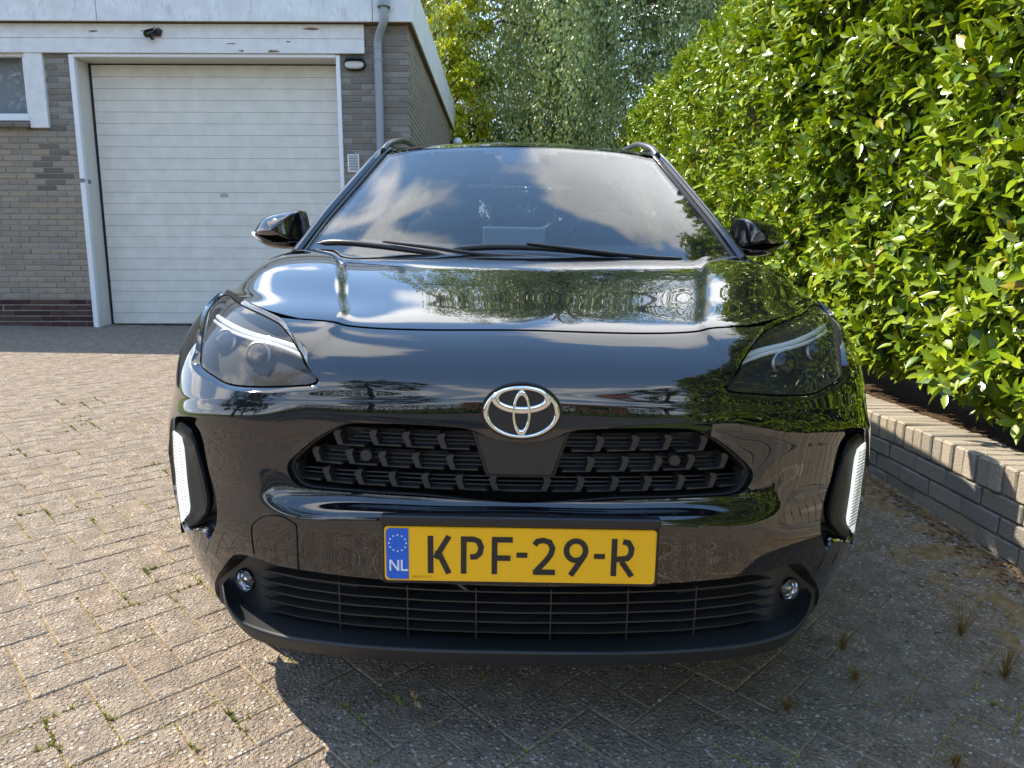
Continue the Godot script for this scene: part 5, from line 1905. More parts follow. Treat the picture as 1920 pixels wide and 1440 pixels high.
	side_f.box(Vector3(3.662, 3.44, -3.46), Vector3(0.02, 0.48, 7.09), 0.003)
	put("fascia_board", side_f, mats.fascia_paint, g)
	var so := Shape.new()
	so.box(Vector3(0.0, 3.222, 0.035), Vector3(7.2, 0.03, 0.12), 0.0)
	so.box(Vector3(3.628, 3.225, -3.46), Vector3(0.045, 0.03, 7.0), 0.0)
	put("soffit", so, mats.bare_wood, g)
	var ro := Shape.new()
	ro.box(Vector3(0.02, 3.60, -3.46), Vector3(7.25, 0.12, 7.1), 0.01)
	put("roof", ro, mats.roof_felt, g)
	for q in [[3.0555, 3.198, 0.024], [2.907, 3.0515, 0.028]]:
		var bs := Shape.new()
		bs.box(Vector3(-0.226, (q[0] + q[1]) / 2, q[2]), Vector3(6.75, q[1] - q[0], 0.035), 0.003)
		put("beam_board", bs, mats.old_paint, g)
	var flakes := Shape.new()
	for q in [[0.98, 3.105, 0.07, 0.06], [2.18, 2.925, 0.07, 0.016], [1.85, 2.93, 0.03, 0.012], [2.6, 3.15, 0.10, 0.012], [0.3, 3.12, 0.05, 0.01], [1.75, 3.0, 0.06, 0.008], [2.35, 3.02, 0.03, 0.01]]:
		var pg := PackedVector2Array()
		for k in 14:
			var a := TAU * k / 14.0
			pg.push_back(Vector2(q[0] + cos(a) * q[2] * rng.randf_range(0.6, 1.1), q[1] + sin(a) * q[3] * rng.randf_range(0.5, 1.15)))
		flakes.prism(pg, Transform3D(Basis(), Vector3(0, 0, 0.0475)), 0.001)
	put("bare_patch", flakes, mats.bare_wood, g)
	# door: white casing, deep reveal, ribbed leaf
	for q in [[0.0275, 1.41, 0.056, 2.98], [2.858, 1.41, 0.045, 2.98]]:
		var fs := Shape.new()
		fs.box(Vector3(q[0], q[1], -0.008), Vector3(q[2], q[3], 0.056), 0.004)
		put("door_frame", fs, mats.frame_white, g)
	var hd := Shape.new()
	hd.box(Vector3(1.4425, 2.888, -0.006), Vector3(2.784, 0.034, 0.056), 0.004)
	put("door_frame", hd, mats.frame_white, g)
	var rv := Shape.new()
	rv.box(Vector3(0.0005, 1.41, -0.155), Vector3(0.104, 2.95, 0.235), 0.003)
	rv.box(Vector3(2.893, 1.41, -0.155), Vector3(0.108, 2.95, 0.235), 0.003)
	rv.box(Vector3(1.4425, 2.932, -0.155), Vector3(2.784, 0.11, 0.235), 0.003)
	put("door_reveal", rv, mats.door_reveal, g)
	var gap := Shape.new()
	gap.box(Vector3(0.066, 1.41, -0.262), Vector3(0.026, 2.95, 0.024), 0.0)
	gap.box(Vector3(1.44, -0.01, -0.262), Vector3(2.76, 0.05, 0.02), 0.0)
	gap.box(Vector3(1.44, 1.4, -0.30), Vector3(2.80, 3.0, 0.01), 0.0)
	put("rubber_seal", gap, mats.dark_gap, g)
	var leaf := Node3D.new()
	leaf.name = "garage_door"
	g.add_child(leaf)
	var pitch := 0.1236
	var slat := Shape.new()
	slat.box(Vector3.ZERO, Vector3(2.757, pitch - 0.0022, 0.022), 0.0024)
	var slat_mesh := slat.mesh()
	for k in 23:
		put("slat", slat_mesh, mats.door_panel, leaf, Transform3D(Basis(), Vector3(1.4595, 0.02 + pitch * (k + 0.5), -0.262)))
	var core := Shape.new()
	core.box(Vector3(1.4595, 1.43, -0.276), Vector3(2.757, 2.84, 0.02))
	put("backing", core, mats.door_panel, leaf)
	var hs := Shape.new()
	hs.prism(rounded(0.085, 0.038, 0.012), Transform3D(Basis(), Vector3(1.454, 1.473, -0.244)), 0.008, 0.003)
	put("handle", hs, mats.dull_metal, leaf)
	var tp := Shape.new()
	tp.box(Vector3(0.03, 1.60, 0.0205), Vector3(0.052, 0.042, 0.002), 0.0)
	tp.box(Vector3(0.0535, 1.597, -0.05), Vector3(0.002, 0.045, 0.10), 0.0)
	put("tape_strip", tp, mats.grey_tape, g)
	# window with post and brick sill
	var po := Shape.new()
	po.box(Vector3(-0.369, 2.53, 0.008), Vector3(0.196, 0.765, 0.05), 0.004)
	put("window_post", po, mats.old_paint, g)
	var win := Node3D.new()
	win.name = "window"
	g.add_child(win)
	for q in [[-1.39, 2.905, 1.84, 0.055], [-1.39, 2.262, 1.84, 0.075]]:
		var fs := Shape.new()
		fs.box(Vector3(q[0], q[1], -0.03), Vector3(q[2], q[3], 0.06), 0.006)
		put("frame", fs, mats.frame_white, win)
	for x in [-0.488, -2.28]:
		var fs := Shape.new()
		fs.box(Vector3(x, 2.585, -0.03), Vector3(0.036, 0.58, 0.06), 0.006)
		put("frame", fs, mats.frame_white, win)
	var gs := Shape.new()
	gs.quad_out(Vector3(-2.26, 2.30, -0.045), Vector3(-0.506, 2.30, -0.045), Vector3(-0.506, 2.877, -0.045), Vector3(-2.26, 2.877, -0.045), Vector3.BACK)
	put("pane", gs, mats.window_glass, win)
	var cu := Shape.new()
	cu.box(Vector3(-1.39, 2.57, -0.16), Vector3(1.8, 0.8, 0.02))
	put("blind", cu, mats.blind_cloth, win)
	for k in 12:
		var ss := Shape.new()
		ss.tint = dark[k % 3] * 1.35
		ss.box(Vector3.ZERO, Vector3(0.15, 0.05, 0.13), 0.006)
		put("sill_tile", ss, mats.brick, win, Transform3D(Basis(Vector3.RIGHT, 0.28), Vector3(-0.545 - 0.156 * k, 2.188, 0.005)))
	# vent grille
	var vs := Shape.new()
	vs.box(Vector3(2.9855, 1.79, 0.004), Vector3(0.127, 0.19, 0.012), 0.004)
	var vent := put("vent", vs, mats.frame_white, g)
	for k in 10:
		var ls := Shape.new()
		ls.box(Vector3(2.9855, 1.715 + 0.0165 * k, 0.0125), Vector3(0.098, 0.0055, 0.014), 0.001, Basis(Vector3.RIGHT, 0.6))
		put("louvre", ls, mats.frame_white, vent)
		var hs2 := Shape.new()
		hs2.box(Vector3(2.9855, 1.7225 + 0.0165 * k, 0.0104), Vector3(0.096, 0.0065, 0.0012))
		put("slot", hs2, mats.dark_gap, vent)
	# rain pipe
	var rp := Shape.new()
	rp.tube([Vector3(3.297, -0.1, 0.075), Vector3(3.297, 2.96, 0.075)], 0.043, 16)
	var pipe := put("rain_pipe", rp, mats.pipe_grey, g)
	var up := Shape.new()
	up.tube(curve3([Vector3(3.297, 2.95, 0.075), Vector3(3.300, 3.02, 0.078), Vector3(3.33, 3.10, 0.11), Vector3(3.372, 3.17, 0.155), Vector3(3.388, 3.23, 0.175), Vector3(3.388, 3.32, 0.176)], 4), 0.0425, 16)
	put("pipe_bend", up, mats.pipe_grey, pipe)
	var ho := Shape.new()
	ho.tube([Vector3(3.388, 3.32, 0.176), Vector3(3.388, 3.80, 0.176)], 0.055, 16)
	ho.lathe([Vector2(0.066, 0.0), Vector2(0.07, 0.006), Vector2(0.07, 0.014), Vector2(0.055, 0.018)], Transform3D(Basis(), Vector3(3.388, 3.32, 0.176)), 18)
	put("pipe_collar", ho, mats.pipe_grey, pipe)
	for y in [2.955, 2.845]:
		var cs := Shape.new()
		cs.lathe([Vector2(0.0435, -0.012), Vector2(0.0475, -0.010), Vector2(0.0475, 0.010), Vector2(0.0435, 0.012)], Transform3D(Basis(), Vector3(3.297, y, 0.075)), 16)
		put("pipe_sleeve", cs, mats.pipe_grey, pipe)

	# lamps that are fixed to the building
	var t := g.transform
	var lamp := thing("wall_lamp", "oval black bulkhead lamp with hood beside the grey rain pipe", "wall lamp")
	lamp.transform = t * Transform3D(Basis(), Vector3(3.039, 2.803, 0.0))
	var oval := PackedVector2Array()
	var lens := PackedVector2Array()
	for k in 40:
		var a := TAU * k / 40.0
		var c := Vector2(signf(cos(a)) * pow(absf(cos(a)), 0.75), signf(sin(a)) * pow(absf(sin(a)), 0.75))
		oval.push_back(c * Vector2(0.114, 0.062))
		lens.push_back(c * Vector2(0.100, 0.040) + Vector2(0, -0.012))
	var hs3 := Shape.new()
	hs3.prism(oval, Transform3D(Basis(), Vector3(0, 0, 0.055)), 0.055, 0.010)
	put("housing", hs3, mats.black_plastic, lamp)
	var le := Shape.new()
	le.prism(lens, Transform3D(Basis(), Vector3(0, 0, 0.072)), 0.02, 0.012)
	put("lens", le, mats.lamp_shade_grey, lamp)
	var hood := Shape.new()
	var rows := []
	for q in [[0.062, 0.05], [0.066, 0.09], [0.040, 0.105]]:
		var line := []
		for k in 21:
			var x := -0.10 + 0.20 * k / 20.0
			line.push_back(Vector3(x, q[0] * sqrt(1.0 - pow(x / 0.118, 4.0)) - 0.002, q[1]))
		rows.push_back(line)
	hood.grid(rows, Vector3(0, 1, 0.5))
	put("hood", hood, mats.black_plastic, lamp)
	var cam := thing("security_camera", "small black security camera above the garage door", "camera")
	cam.transform = t * Transform3D(Basis(), Vector3(0.95, 3.09, 0.046))
	var c1 := Shape.new()
	c1.lathe([Vector2(0.0, 0.03), Vector2(0.03, 0.028), Vector2(0.034, 0.0)], Transform3D(Basis(Vector3.RIGHT, PI / 2), Vector3(0.035, 0.02, 0.0)), 16)
	c1.tube([Vector3(0.035, 0.02, 0.02), Vector3(0.0, -0.005, 0.07)], 0.014, 8)
	put("bracket", c1, mats.black_plastic, cam)
	var c2 := Shape.new()
	var look := Basis(Vector3.UP, -0.5) * Basis(Vector3.RIGHT, 0.45)
	c2.lathe([Vector2(0.0, 0.06), Vector2(0.03, 0.058), Vector2(0.036, 0.04), Vector2(0.038, -0.04), Vector2(0.032, -0.055), Vector2(0.0, -0.057)], Transform3D(look * Basis(Vector3.RIGHT, PI / 2), Vector3(-0.018, -0.012, 0.075)), 18)
	put("body", c2, mats.gloss_black, cam)
	var c3 := Shape.new()
	c3.box(Vector3(-0.028, 0.022, 0.085), Vector3(0.085, 0.008, 0.13), 0.003, look)
	c3.box(Vector3(0.0, -0.06, 0.07), Vector3(0.03, 0.03, 0.04), 0.006)
	put("sun_shield", c3, mats.black_plastic, cam)
	var globe := thing("globe_lamp", "small white globe lamp near the far end of the garage side wall", "wall lamp")
	globe.transform = t * Transform3D(Basis(), Vector3(3.62, 2.93, -5.6))
	var gl := Shape.new()
	gl.lathe([Vector2(0.0, 0.09), Vector2(0.06, 0.07), Vector2(0.09, 0.0), Vector2(0.06, -0.07), Vector2(0.0, -0.09)], Transform3D(Basis(), Vector3(0.13, 0, 0)), 16)
	put("globe", gl, mats.plate_white, globe)
	var ga := Shape.new()
	ga.tube([Vector3(-0.03, 0, 0), Vector3(0.06, 0, 0)], 0.03, 10)
	put("arm", ga, mats.black_plastic, globe)


# ---------------------------------------------------------------- planter wall
func make_planter() -> void:
	var w := thing("planter_wall", "low grey brick planter wall with upright capping bricks under the hedge", "wall", Vector3(1.668, 0, -1.0))
	w.rotation.x = -0.035
	var core := Shape.new()
	core.box(Vector3(0.108, 0.11, -4.2), Vector3(0.196, 0.36, 14.2))
	var wall := put("core", core, mats.mortar, w)
	var tones := [Color(0.29, 0.275, 0.25), Color(0.255, 0.245, 0.23), Color(0.32, 0.305, 0.27), Color(0.34, 0.295, 0.235), Color(0.27, 0.25, 0.215)]
	var caps := [Color(0.37, 0.33, 0.27), Color(0.33, 0.30, 0.25), Color(0.41, 0.36, 0.29), Color(0.35, 0.31, 0.245)]
	var cap_mesh := []
	for c in caps:
		var s := Shape.new()
		s.tint = c
		s.box(Vector3.ZERO, Vector3(0.212, 0.104, 0.0615), 0.006)
		cap_mesh.push_back(s.mesh())
	var brick_mesh := []
	for c in tones:
		var s := Shape.new()
		s.tint = c
		s.box(Vector3.ZERO, Vector3(0.05, 0.0645, 0.203), 0.005)
		brick_mesh.push_back(s.mesh())
	var rest := Shape.new()
	for k in 200:
		var z := 2.7 - 0.0695 * k
		var at := Transform3D(Basis(Vector3.UP, rng.randfn(0, 0.016)) * Basis(Vector3.BACK, rng.randfn(0, 0.016)), Vector3(0.103 + rng.randfn(0, 0.003), 0.2665 + rng.randfn(0, 0.003), z))
		if z < 1.0 and z > -2.2:
			put("capping_brick", cap_mesh[rng.randi() % 4], mats.brick, wall, at)
		else:
			rest.tint = caps[rng.randi() % 4]
			rest.box(at.origin, Vector3(0.212, 0.104, 0.0615), 0.006, at.basis)
	for course in range(-1, 3):
		for k in 67:
			var z := 2.7 - 0.2105 * k - (0.105 if course % 2 else 0.0)
			var at := Transform3D(Basis(Vector3.UP, rng.randfn(0, 0.006)), Vector3(0.0235 + rng.randfn(0, 0.0028), 0.0345 + 0.0715 * course, z))
			if z < 1.0 and z > -2.4:
				put("brick", brick_mesh[rng.randi() % 5], mats.brick, wall, at)
			else:
				rest.tint = tones[rng.randi() % 5]
				rest.box(at.origin, Vector3(0.05, 0.0645, 0.203), 0.004, at.basis)
	put("brick", rest, mats.brick, wall).set_meta("kind", "stuff")
	var so := Shape.new()
	so.quad_out(Vector3(1.87, 0.26, -12.5), Vector3(5.0, 0.26, -12.5), Vector3(5.0, 0.26, 3.0), Vector3(1.87, 0.26, 3.0), Vector3.UP)
	structure("planting_bed", so, mats.soil, "dark soil of the planting bed behind the low wall")
# ---------------------------------------------------------------- plants
func laurel_leaf(fold: float, curl: float, wide: float, wave := 0.0) -> Shape:
	# a pointed oval leaf of length 1 along +y, its upper side towards +z, folded along the midrib
	var s := Shape.new()
	var steps := 6
	var prof := [0.03, 0.30, 0.45, 0.50, 0.44, 0.26, 0.02]
	var mid := []
	var left := []
	var right := []
	for k in steps + 1:
		var f := float(k) / steps
		var y := f
		var bend := -curl * f * f
		var w: float = prof[k] * wide
		mid.push_back(Vector3(0, y - curl * 0.25 * f * f, bend))
		var lift: float = fold * w + wave * sin(f * 9.0) * w
		left.push_back(Vector3(-w, y - curl * 0.25 * f * f, bend + lift))
		right.push_back(Vector3(w, y - curl * 0.25 * f * f, bend + fold * w - wave * sin(f * 9.0) * w))
	for k in steps:
		var f0 := float(k) / steps
		var f1 := float(k + 1) / steps
		var w0: float = prof[k]
		var w1: float = prof[k + 1]
		var nl := Vector3(fold, 0.25 * curl * f0, 1).normalized()
		var nr := Vector3(-fold, 0.25 * curl * f0, 1).normalized()
		var nm := Vector3(0, curl * f0, 1).normalized()
		s.tri3(left[k], mid[k], mid[k + 1], nl, nm, nm, Vector2(0.5 - w0, f0), Vector2(0.5, f0), Vector2(0.5, f1))
		s.tri3(left[k], mid[k + 1], left[k + 1], nl, nm, nl, Vector2(0.5 - w0, f0), Vector2(0.5, f1), Vector2(0.5 - w1, f1))
		s.tri3(mid[k], right[k], right[k + 1], nm, nr, nr, Vector2(0.5, f0), Vector2(0.5 + w0, f0), Vector2(0.5 + w1, f1))
		s.tri3(mid[k], right[k + 1], mid[k + 1], nm, nr, nm, Vector2(0.5, f0), Vector2(0.5 + w1, f1), Vector2(0.5, f1))
	return s


func facing(way: Vector3, up: Vector3, roll := 0.0) -> Basis:
	# y axis along way, z axis as near to up as it can be
	var y := way.normalized()
	var z := (up - y * up.dot(y)).normalized()
	if z.length_squared() < 0.5:
		z = y.cross(Vector3.RIGHT).normalized()
	var x := y.cross(z)
	return Basis(x, y, z) * Basis(Vector3.UP, roll)


func leaf_green() -> Color:
	var r := rng.randf()
	var c := Color(0.235, 0.325, 0.014).lerp(Color(0.35, 0.42, 0.02), rng.randf())
	if r < 0.25:
		c = Color(0.42, 0.47, 0.025).lerp(Color(0.34, 0.43, 0.02), rng.randf())
	elif r > 0.84:
		c = Color(0.12, 0.21, 0.02)
	elif r > 0.825:
		c = Color(0.42, 0.32, 0.04)
	return c


func make_hedge() -> void:
	var h := thing("laurel_hedge", "tall dense cherry laurel hedge with glossy bright green leaves beside the car", "hedge", Vector3(2.4, 0.26, -4.5))
	var kinds := [laurel_leaf(0.35, 0.25, 0.42), laurel_leaf(0.18, 0.45, 0.46, 0.08), laurel_leaf(0.5, 0.1, 0.38), laurel_leaf(0.25, -0.15, 0.44, 0.05)]
	var cam := Vector3(-0.019, 1.045, 1.27)
	var lump := noise(FastNoiseLite.TYPE_SIMPLEX, 0.9, 3, 33)
	var hole := noise(FastNoiseLite.TYPE_SIMPLEX, 1.5, 2, 34)
	var list := []
	var twigs := Shape.new()
	var z_far := -11.6
	# sprigs over the face, the top and the far end
	var made := 0
	for k in 15000:
		var p: Vector3
		var out: Vector3
		var pick := rng.randf()
		if k > 10200:
			# extra growth along the stretch in view, and the fringe above the wall
			var z := rng.randf_range(-4.5, 1.2)
			var y := rng.randf_range(0.5, 3.0) if k < 14000 else rng.randf_range(0.42, 0.66)
			p = Vector3(1.90 - lump.get_noise_2d(z, y) * 0.16 + absf(rng.randfn(0, 0.10)), y, z)
			if k >= 14000:
				p.x = rng.randf_range(1.84, 2.02) + (0.08 if z < -0.95 else 0.0)
			out = Vector3(-1.0, rng.randf_range(-0.3, 1.0), rng.randfn(0, 0.55)).normalized()
		elif pick < 0.80:
			# nearer stretches get more, since they show larger
			var z := lerpf(2.9, z_far, pow(rng.randf(), 1.25))
			var y := rng.randf_range(0.46, 3.12)
			var bulge := lump.get_noise_2d(z, y) * 0.16
			var round_top := pow(clampf((y - 2.75) / 0.4, 0, 1), 2.0) * 0.22
			var under := pow(clampf((0.6 - y) / 0.3, 0, 1), 2.0) * 0.06
			if hole.get_noise_2d(z * 1.3, y * 1.3) > 0.40 and rng.randf() < 0.7:
				continue
			p = Vector3(1.87 - bulge + round_top + under + absf(rng.randfn(0, 0.09)), y, z)
			out = Vector3(-1.0, rng.randf_range(0.0, 1.1), rng.randfn(0, 0.55)).normalized()
			if rng.randf() < 0.05:
				p.x -= 0.10
		elif pick < 0.95:
			p = Vector3(rng.randf_range(1.95, 2.95), 3.14 + rng.randfn(0, 0.06), rng.randf_range(z_far, 2.9))
			out = Vector3(rng.randfn(0, 0.5), 1.0, rng.randfn(0, 0.5)).normalized()
		else:
			p = Vector3(rng.randf_range(1.9, 2.9), rng.randf_range(0.5, 3.1), z_far + rng.randfn(0, 0.08))
			out = Vector3(rng.randfn(0, 0.5), 0.5, -1.0).normalized()
		var long := rng.randf_range(0.08, 0.17)
		var tip := p + out * long
		if k % 2 == 0 and p.z > -4.0:
			twigs.tube([p - out * 0.12 + Vector3(0.06, -0.05, 0), p, tip], [0.0032, 0.0026, 0.0014], 4, 1.0, false)
		var n := rng.randi_range(5, 8)
		var spin := rng.randf() * TAU
		var young := rng.randf() < 0.22
		for i in n:
			var f := (i + 0.6) / n
			var a := spin + i * 2.4
			var ax := out.cross(Vector3(0.31, 0.77, 0.55)).normalized()
			var side := ax.rotated(out, a)
			var way := (side * rng.randf_range(0.75, 1.15) + out * lerpf(0.35, 0.95, f) + Vector3(0, rng.randfn(-0.05, 0.25), 0)).normalized()
			var top := (out * 0.9 + Vector3(-0.35, 0.75, -0.12) + Vector3(rng.randfn(0, 0.35), rng.randfn(0, 0.3), rng.randfn(0, 0.35))).normalized()
			var size := rng.randf_range(0.060, 0.104) * (0.8 if f > 0.85 else 1.0)
			var c := leaf_green()
			if young and f > 0.5:
				c = c.lerp(Color(0.26, 0.36, 0.05), 0.6)
			var at := Transform3D(facing(way, top, rng.randfn(0, 0.25)).scaled(Vector3.ONE * size), p.lerp(tip, f))
			list.push_back([at, c, rng.randi() % 4])
	# inner and far leaves, so that one cannot look through the hedge
	for k in 30000:
		var p := Vector3(rng.randf_range(1.98, 2.45), rng.randf_range(0.42, 3.1), rng.randf_range(z_far, 2.9))
		if k % 3 == 0:
			p.x = rng.randf_range(2.5, 3.0)
		if k > 20000:
			p.z = rng.randf_range(-4.5, 2.9)
		var way := Vector3(rng.randfn(), rng.randfn(), rng.randfn()).normalized()
		var c := leaf_green()
		list.push_back([Transform3D(facing(way, Vector3(-0.5, 0.8, 0.1)).scaled(Vector3.ONE * rng.randf_range(0.11, 0.17)), p), c, rng.randi() % 4])
	# the leaves that show largest are parts, the others stay together
	var rank := []
	for k in list.size():
		var p: Vector3 = list[k][0].origin
		var d := cam - p
		var px := 960.0 + LENS * (p.x + 0.019) / maxf(1.27 - p.z, 0.2)
		var inside := p.z < 0.0 and px < 1960.0
		var size: float = list[k][0].basis.y.length()
		rank.push_back([(size / d.length() if inside else 0.0) - (0.02 if p.x > 1.9 else 0.0), k])
	rank.sort_custom(func(u, w): return u[0] > w[0])
	var own := {}
	var meshes := []
	for q in kinds:
		meshes.push_back(q.mesh())
	var tinted := {}
	for k in 300:
		var id: int = rank[k][1]
		own[id] = true
		var c: Color = list[id][1]
		var key := Vector3i(list[id][2], int(c.r * 16.0), int(c.g * 14.0))
		if not tinted.has(key):
			var ls: Shape = [laurel_leaf(0.35, 0.25, 0.42), laurel_leaf(0.18, 0.45, 0.46, 0.08), laurel_leaf(0.5, 0.1, 0.38), laurel_leaf(0.25, -0.15, 0.44, 0.05)][list[id][2]]
			for i in ls.c.size():
				ls.c[i] = c
			tinted[key] = ls.mesh()
		put("leaf", tinted[key], mats.laurel_leaf, h, h.transform.affine_inverse() * list[id][0])
	for kind in 4:
		var some := []
		for k in list.size():
			if list[k][2] == kind and not own.has(k):
				some.push_back([h.transform.affine_inverse() * list[k][0], list[k][1]])
		scatter("leaves", kinds[kind], mats.laurel_leaf, h, some)
	var st := Shape.new()
	for k in 44:
		var z := 2.8 - 0.33 * k + rng.randfn(0, 0.06)
		var x := 2.25 + rng.randfn(0, 0.10)
		st.tube([Vector3(x, 0.3, z), Vector3(x + rng.randfn(0, 0.08), 1.1, z + rng.randfn(0, 0.08)), Vector3(x + rng.randfn(0, 0.15), 2.1, z + rng.randfn(0, 0.15)), Vector3(x + rng.randfn(0, 0.2), 2.95, z + rng.randfn(0, 0.2))], [0.026, 0.021, 0.014, 0.006], 6)
		for j in 7:
			var y := rng.randf_range(0.42, 2.6)
			var e := Vector3(rng.randf_range(1.84, 1.98), y + rng.randf_range(0.05, 0.5), z + rng.randfn(0, 0.30))
			st.tube([Vector3(x, y, z), Vector3(x - 0.15, y + 0.12, z + (e.z - z) * 0.4), e], [0.011, 0.008, 0.003], 5)
	put("stems", shifted(st, -h.position), mats.twig, h)
	put("twigs", shifted(twigs, -h.position), mats.twig, h)


func shifted(s: Shape, by: Vector3) -> Shape:
	for k in s.v.size():
		s.v[k] += by
	return s


func flat_leaf(wide := 0.5) -> Shape:
	var s := Shape.new()
	var n := Vector3(0, 0, 1)
	s.tri3(Vector3(0, 0, 0), Vector3(wide * 0.5, 0.45, 0.06), Vector3(0, 1, -0.05), n, n, n)
	s.tri3(Vector3(0, 0, 0), Vector3(0, 1, -0.05), Vector3(-wide * 0.5, 0.45, 0.06), n, n, n)
	return s


func any_way() -> Vector3:
	return Vector3(rng.randfn(), rng.randfn(), rng.randfn()).normalized()


func make_tree(called: String, label: String, at: Vector3, tall: float, crown: Vector3, low: float, clumps: int, per: int, leaf: float, c1: Color, c2: Color, group := "") -> Node3D:
	# a trunk with limbs that end in clumps of leaves; crown: half sizes of the crown, low: height of its lower end
	var o := thing(called, label, "tree", at, group)
	var ts := Shape.new()
	var top := Vector3(rng.randfn(0, 0.2), tall * 0.82, rng.randfn(0, 0.2))
	ts.tube(curve3([Vector3.ZERO, Vector3(rng.randfn(0, 0.1), tall * 0.3, rng.randfn(0, 0.1)), Vector3(rng.randfn(0, 0.15), tall * 0.55, rng.randfn(0, 0.15)), top], 4), [0.20, 0.19, 0.18, 0.17, 0.16, 0.145, 0.13, 0.12, 0.10, 0.085, 0.07, 0.055, 0.04].map(func(r): return r * tall / 9.0), 9)
	var list := []
	var mid := Vector3(0, (low + tall) / 2, 0)
	for k in clumps:
		var d := any_way() * pow(rng.randf(), 0.38)
		var c := mid + Vector3(d.x * crown.x, d.y * (tall - low) * 0.5, d.z * crown.z)
		if k % 3 == 0:
			var root := Vector3(0, clampf(c.y - 0.3 * absf(c.x) - 0.6, low * 0.7, tall * 0.75), 0)
			ts.tube([root, root.lerp(c, 0.5) + Vector3(0, 0.15, 0), c], [0.045, 0.028, 0.010], 5)
		var r := rng.randf_range(0.30, 0.62) * crown.x / 3.0
		var tone := rng.randf()
		for i in per:
			var p := c + any_way() * r * pow(rng.randf(), 0.5) * Vector3(1.15, 0.7, 1.15)
			var col := c1.lerp(c2, clampf(tone + rng.randfn(0, 0.25), 0, 1))
			list.push_back([Transform3D(facing(any_way(), Vector3(0, 1, 0) + any_way() * 0.8).scaled(Vector3.ONE * leaf * rng.randf_range(0.7, 1.3)), p), col])
	put("trunk", ts, mats.bark, o)
	scatter("crown", flat_leaf(0.62), mats.small_leaf, o, list)
	return o


func make_birch() -> void:
	var at := Vector3(1.3, 0, -15.5)
	var o := thing("weeping_birch", "weeping birch with long hanging leafy strands behind the car", "tree", at)
	o.scale = Vector3(1.1, 1.3, 1.1)
	var ts := Shape.new()
	ts.tube(curve3([Vector3.ZERO, Vector3(0.1, 2.5, 0), Vector3(-0.1, 5.0, 0.1), Vector3(0.1, 7.6, 0), Vector3(0.0, 9.6, 0)], 4), [0.24, 0.235, 0.22, 0.21, 0.2, 0.19, 0.18, 0.165, 0.15, 0.135, 0.12, 0.105, 0.09, 0.075, 0.06, 0.045, 0.03], 10)
	var list := []
	for k in 130:
		var a := rng.randf() * TAU
		var y0 := rng.randf_range(3.2, 8.8)
		var reach := rng.randf_range(1.2, 4.1) * (1.0 - 0.35 * clampf((y0 - 6.0) / 3.5, 0, 1))
		var dir := Vector3(cos(a), 0, sin(a))
		var root := Vector3(0, y0 - 0.6, 0)
		var e := dir * reach + Vector3(0, y0 + reach * rng.randf_range(0.05, 0.35), 0)
		var limb := curve3([root, root.lerp(e, 0.45) + Vector3(0, reach * 0.18, 0), e, e + dir * 0.35 + Vector3(0, -0.35, 0)], 4)
		ts.tube(limb, [0.06, 0.055, 0.05, 0.045, 0.04, 0.036, 0.032, 0.028, 0.024, 0.02, 0.016, 0.012, 0.009], 5)
		for s in 26:
			var f := pow(rng.randf(), 0.6)
			var p: Vector3 = limb[clampi(int(f * 12), 0, 12)] + Vector3(rng.randfn(0, 0.2), 0, rng.randfn(0, 0.2))
			var drop := rng.randf_range(0.8, 2.6)
			var sway := Vector3(rng.randfn(0, 0.12), 0, rng.randfn(0, 0.12)) + dir * 0.12
			var tone := rng.randf()
			var n := int(drop * 32.0)
			for i in n:
				var g := float(i) / n
				var q := p + Vector3(0, -drop * g, 0) + sway * sin(g * 2.0) + Vector3(rng.randfn(0, 0.07), rng.randfn(0, 0.05), rng.randfn(0, 0.07))
				if q.y < 1.2:
					continue
				var col := Color(0.15, 0.20, 0.075).lerp(Color(0.32, 0.38, 0.15), clampf(tone * 0.7 + rng.randfn(0.15, 0.25), 0, 1))
				list.push_back([Transform3D(facing(Vector3(rng.randfn(0, 0.6), -1.0, rng.randfn(0, 0.6)), any_way()).scaled(Vector3.ONE * rng.randf_range(0.045, 0.08)), q), col])
	put("trunk", ts, mats.bark, o)
	scatter("crown", flat_leaf(0.7), mats.small_leaf, o, list)


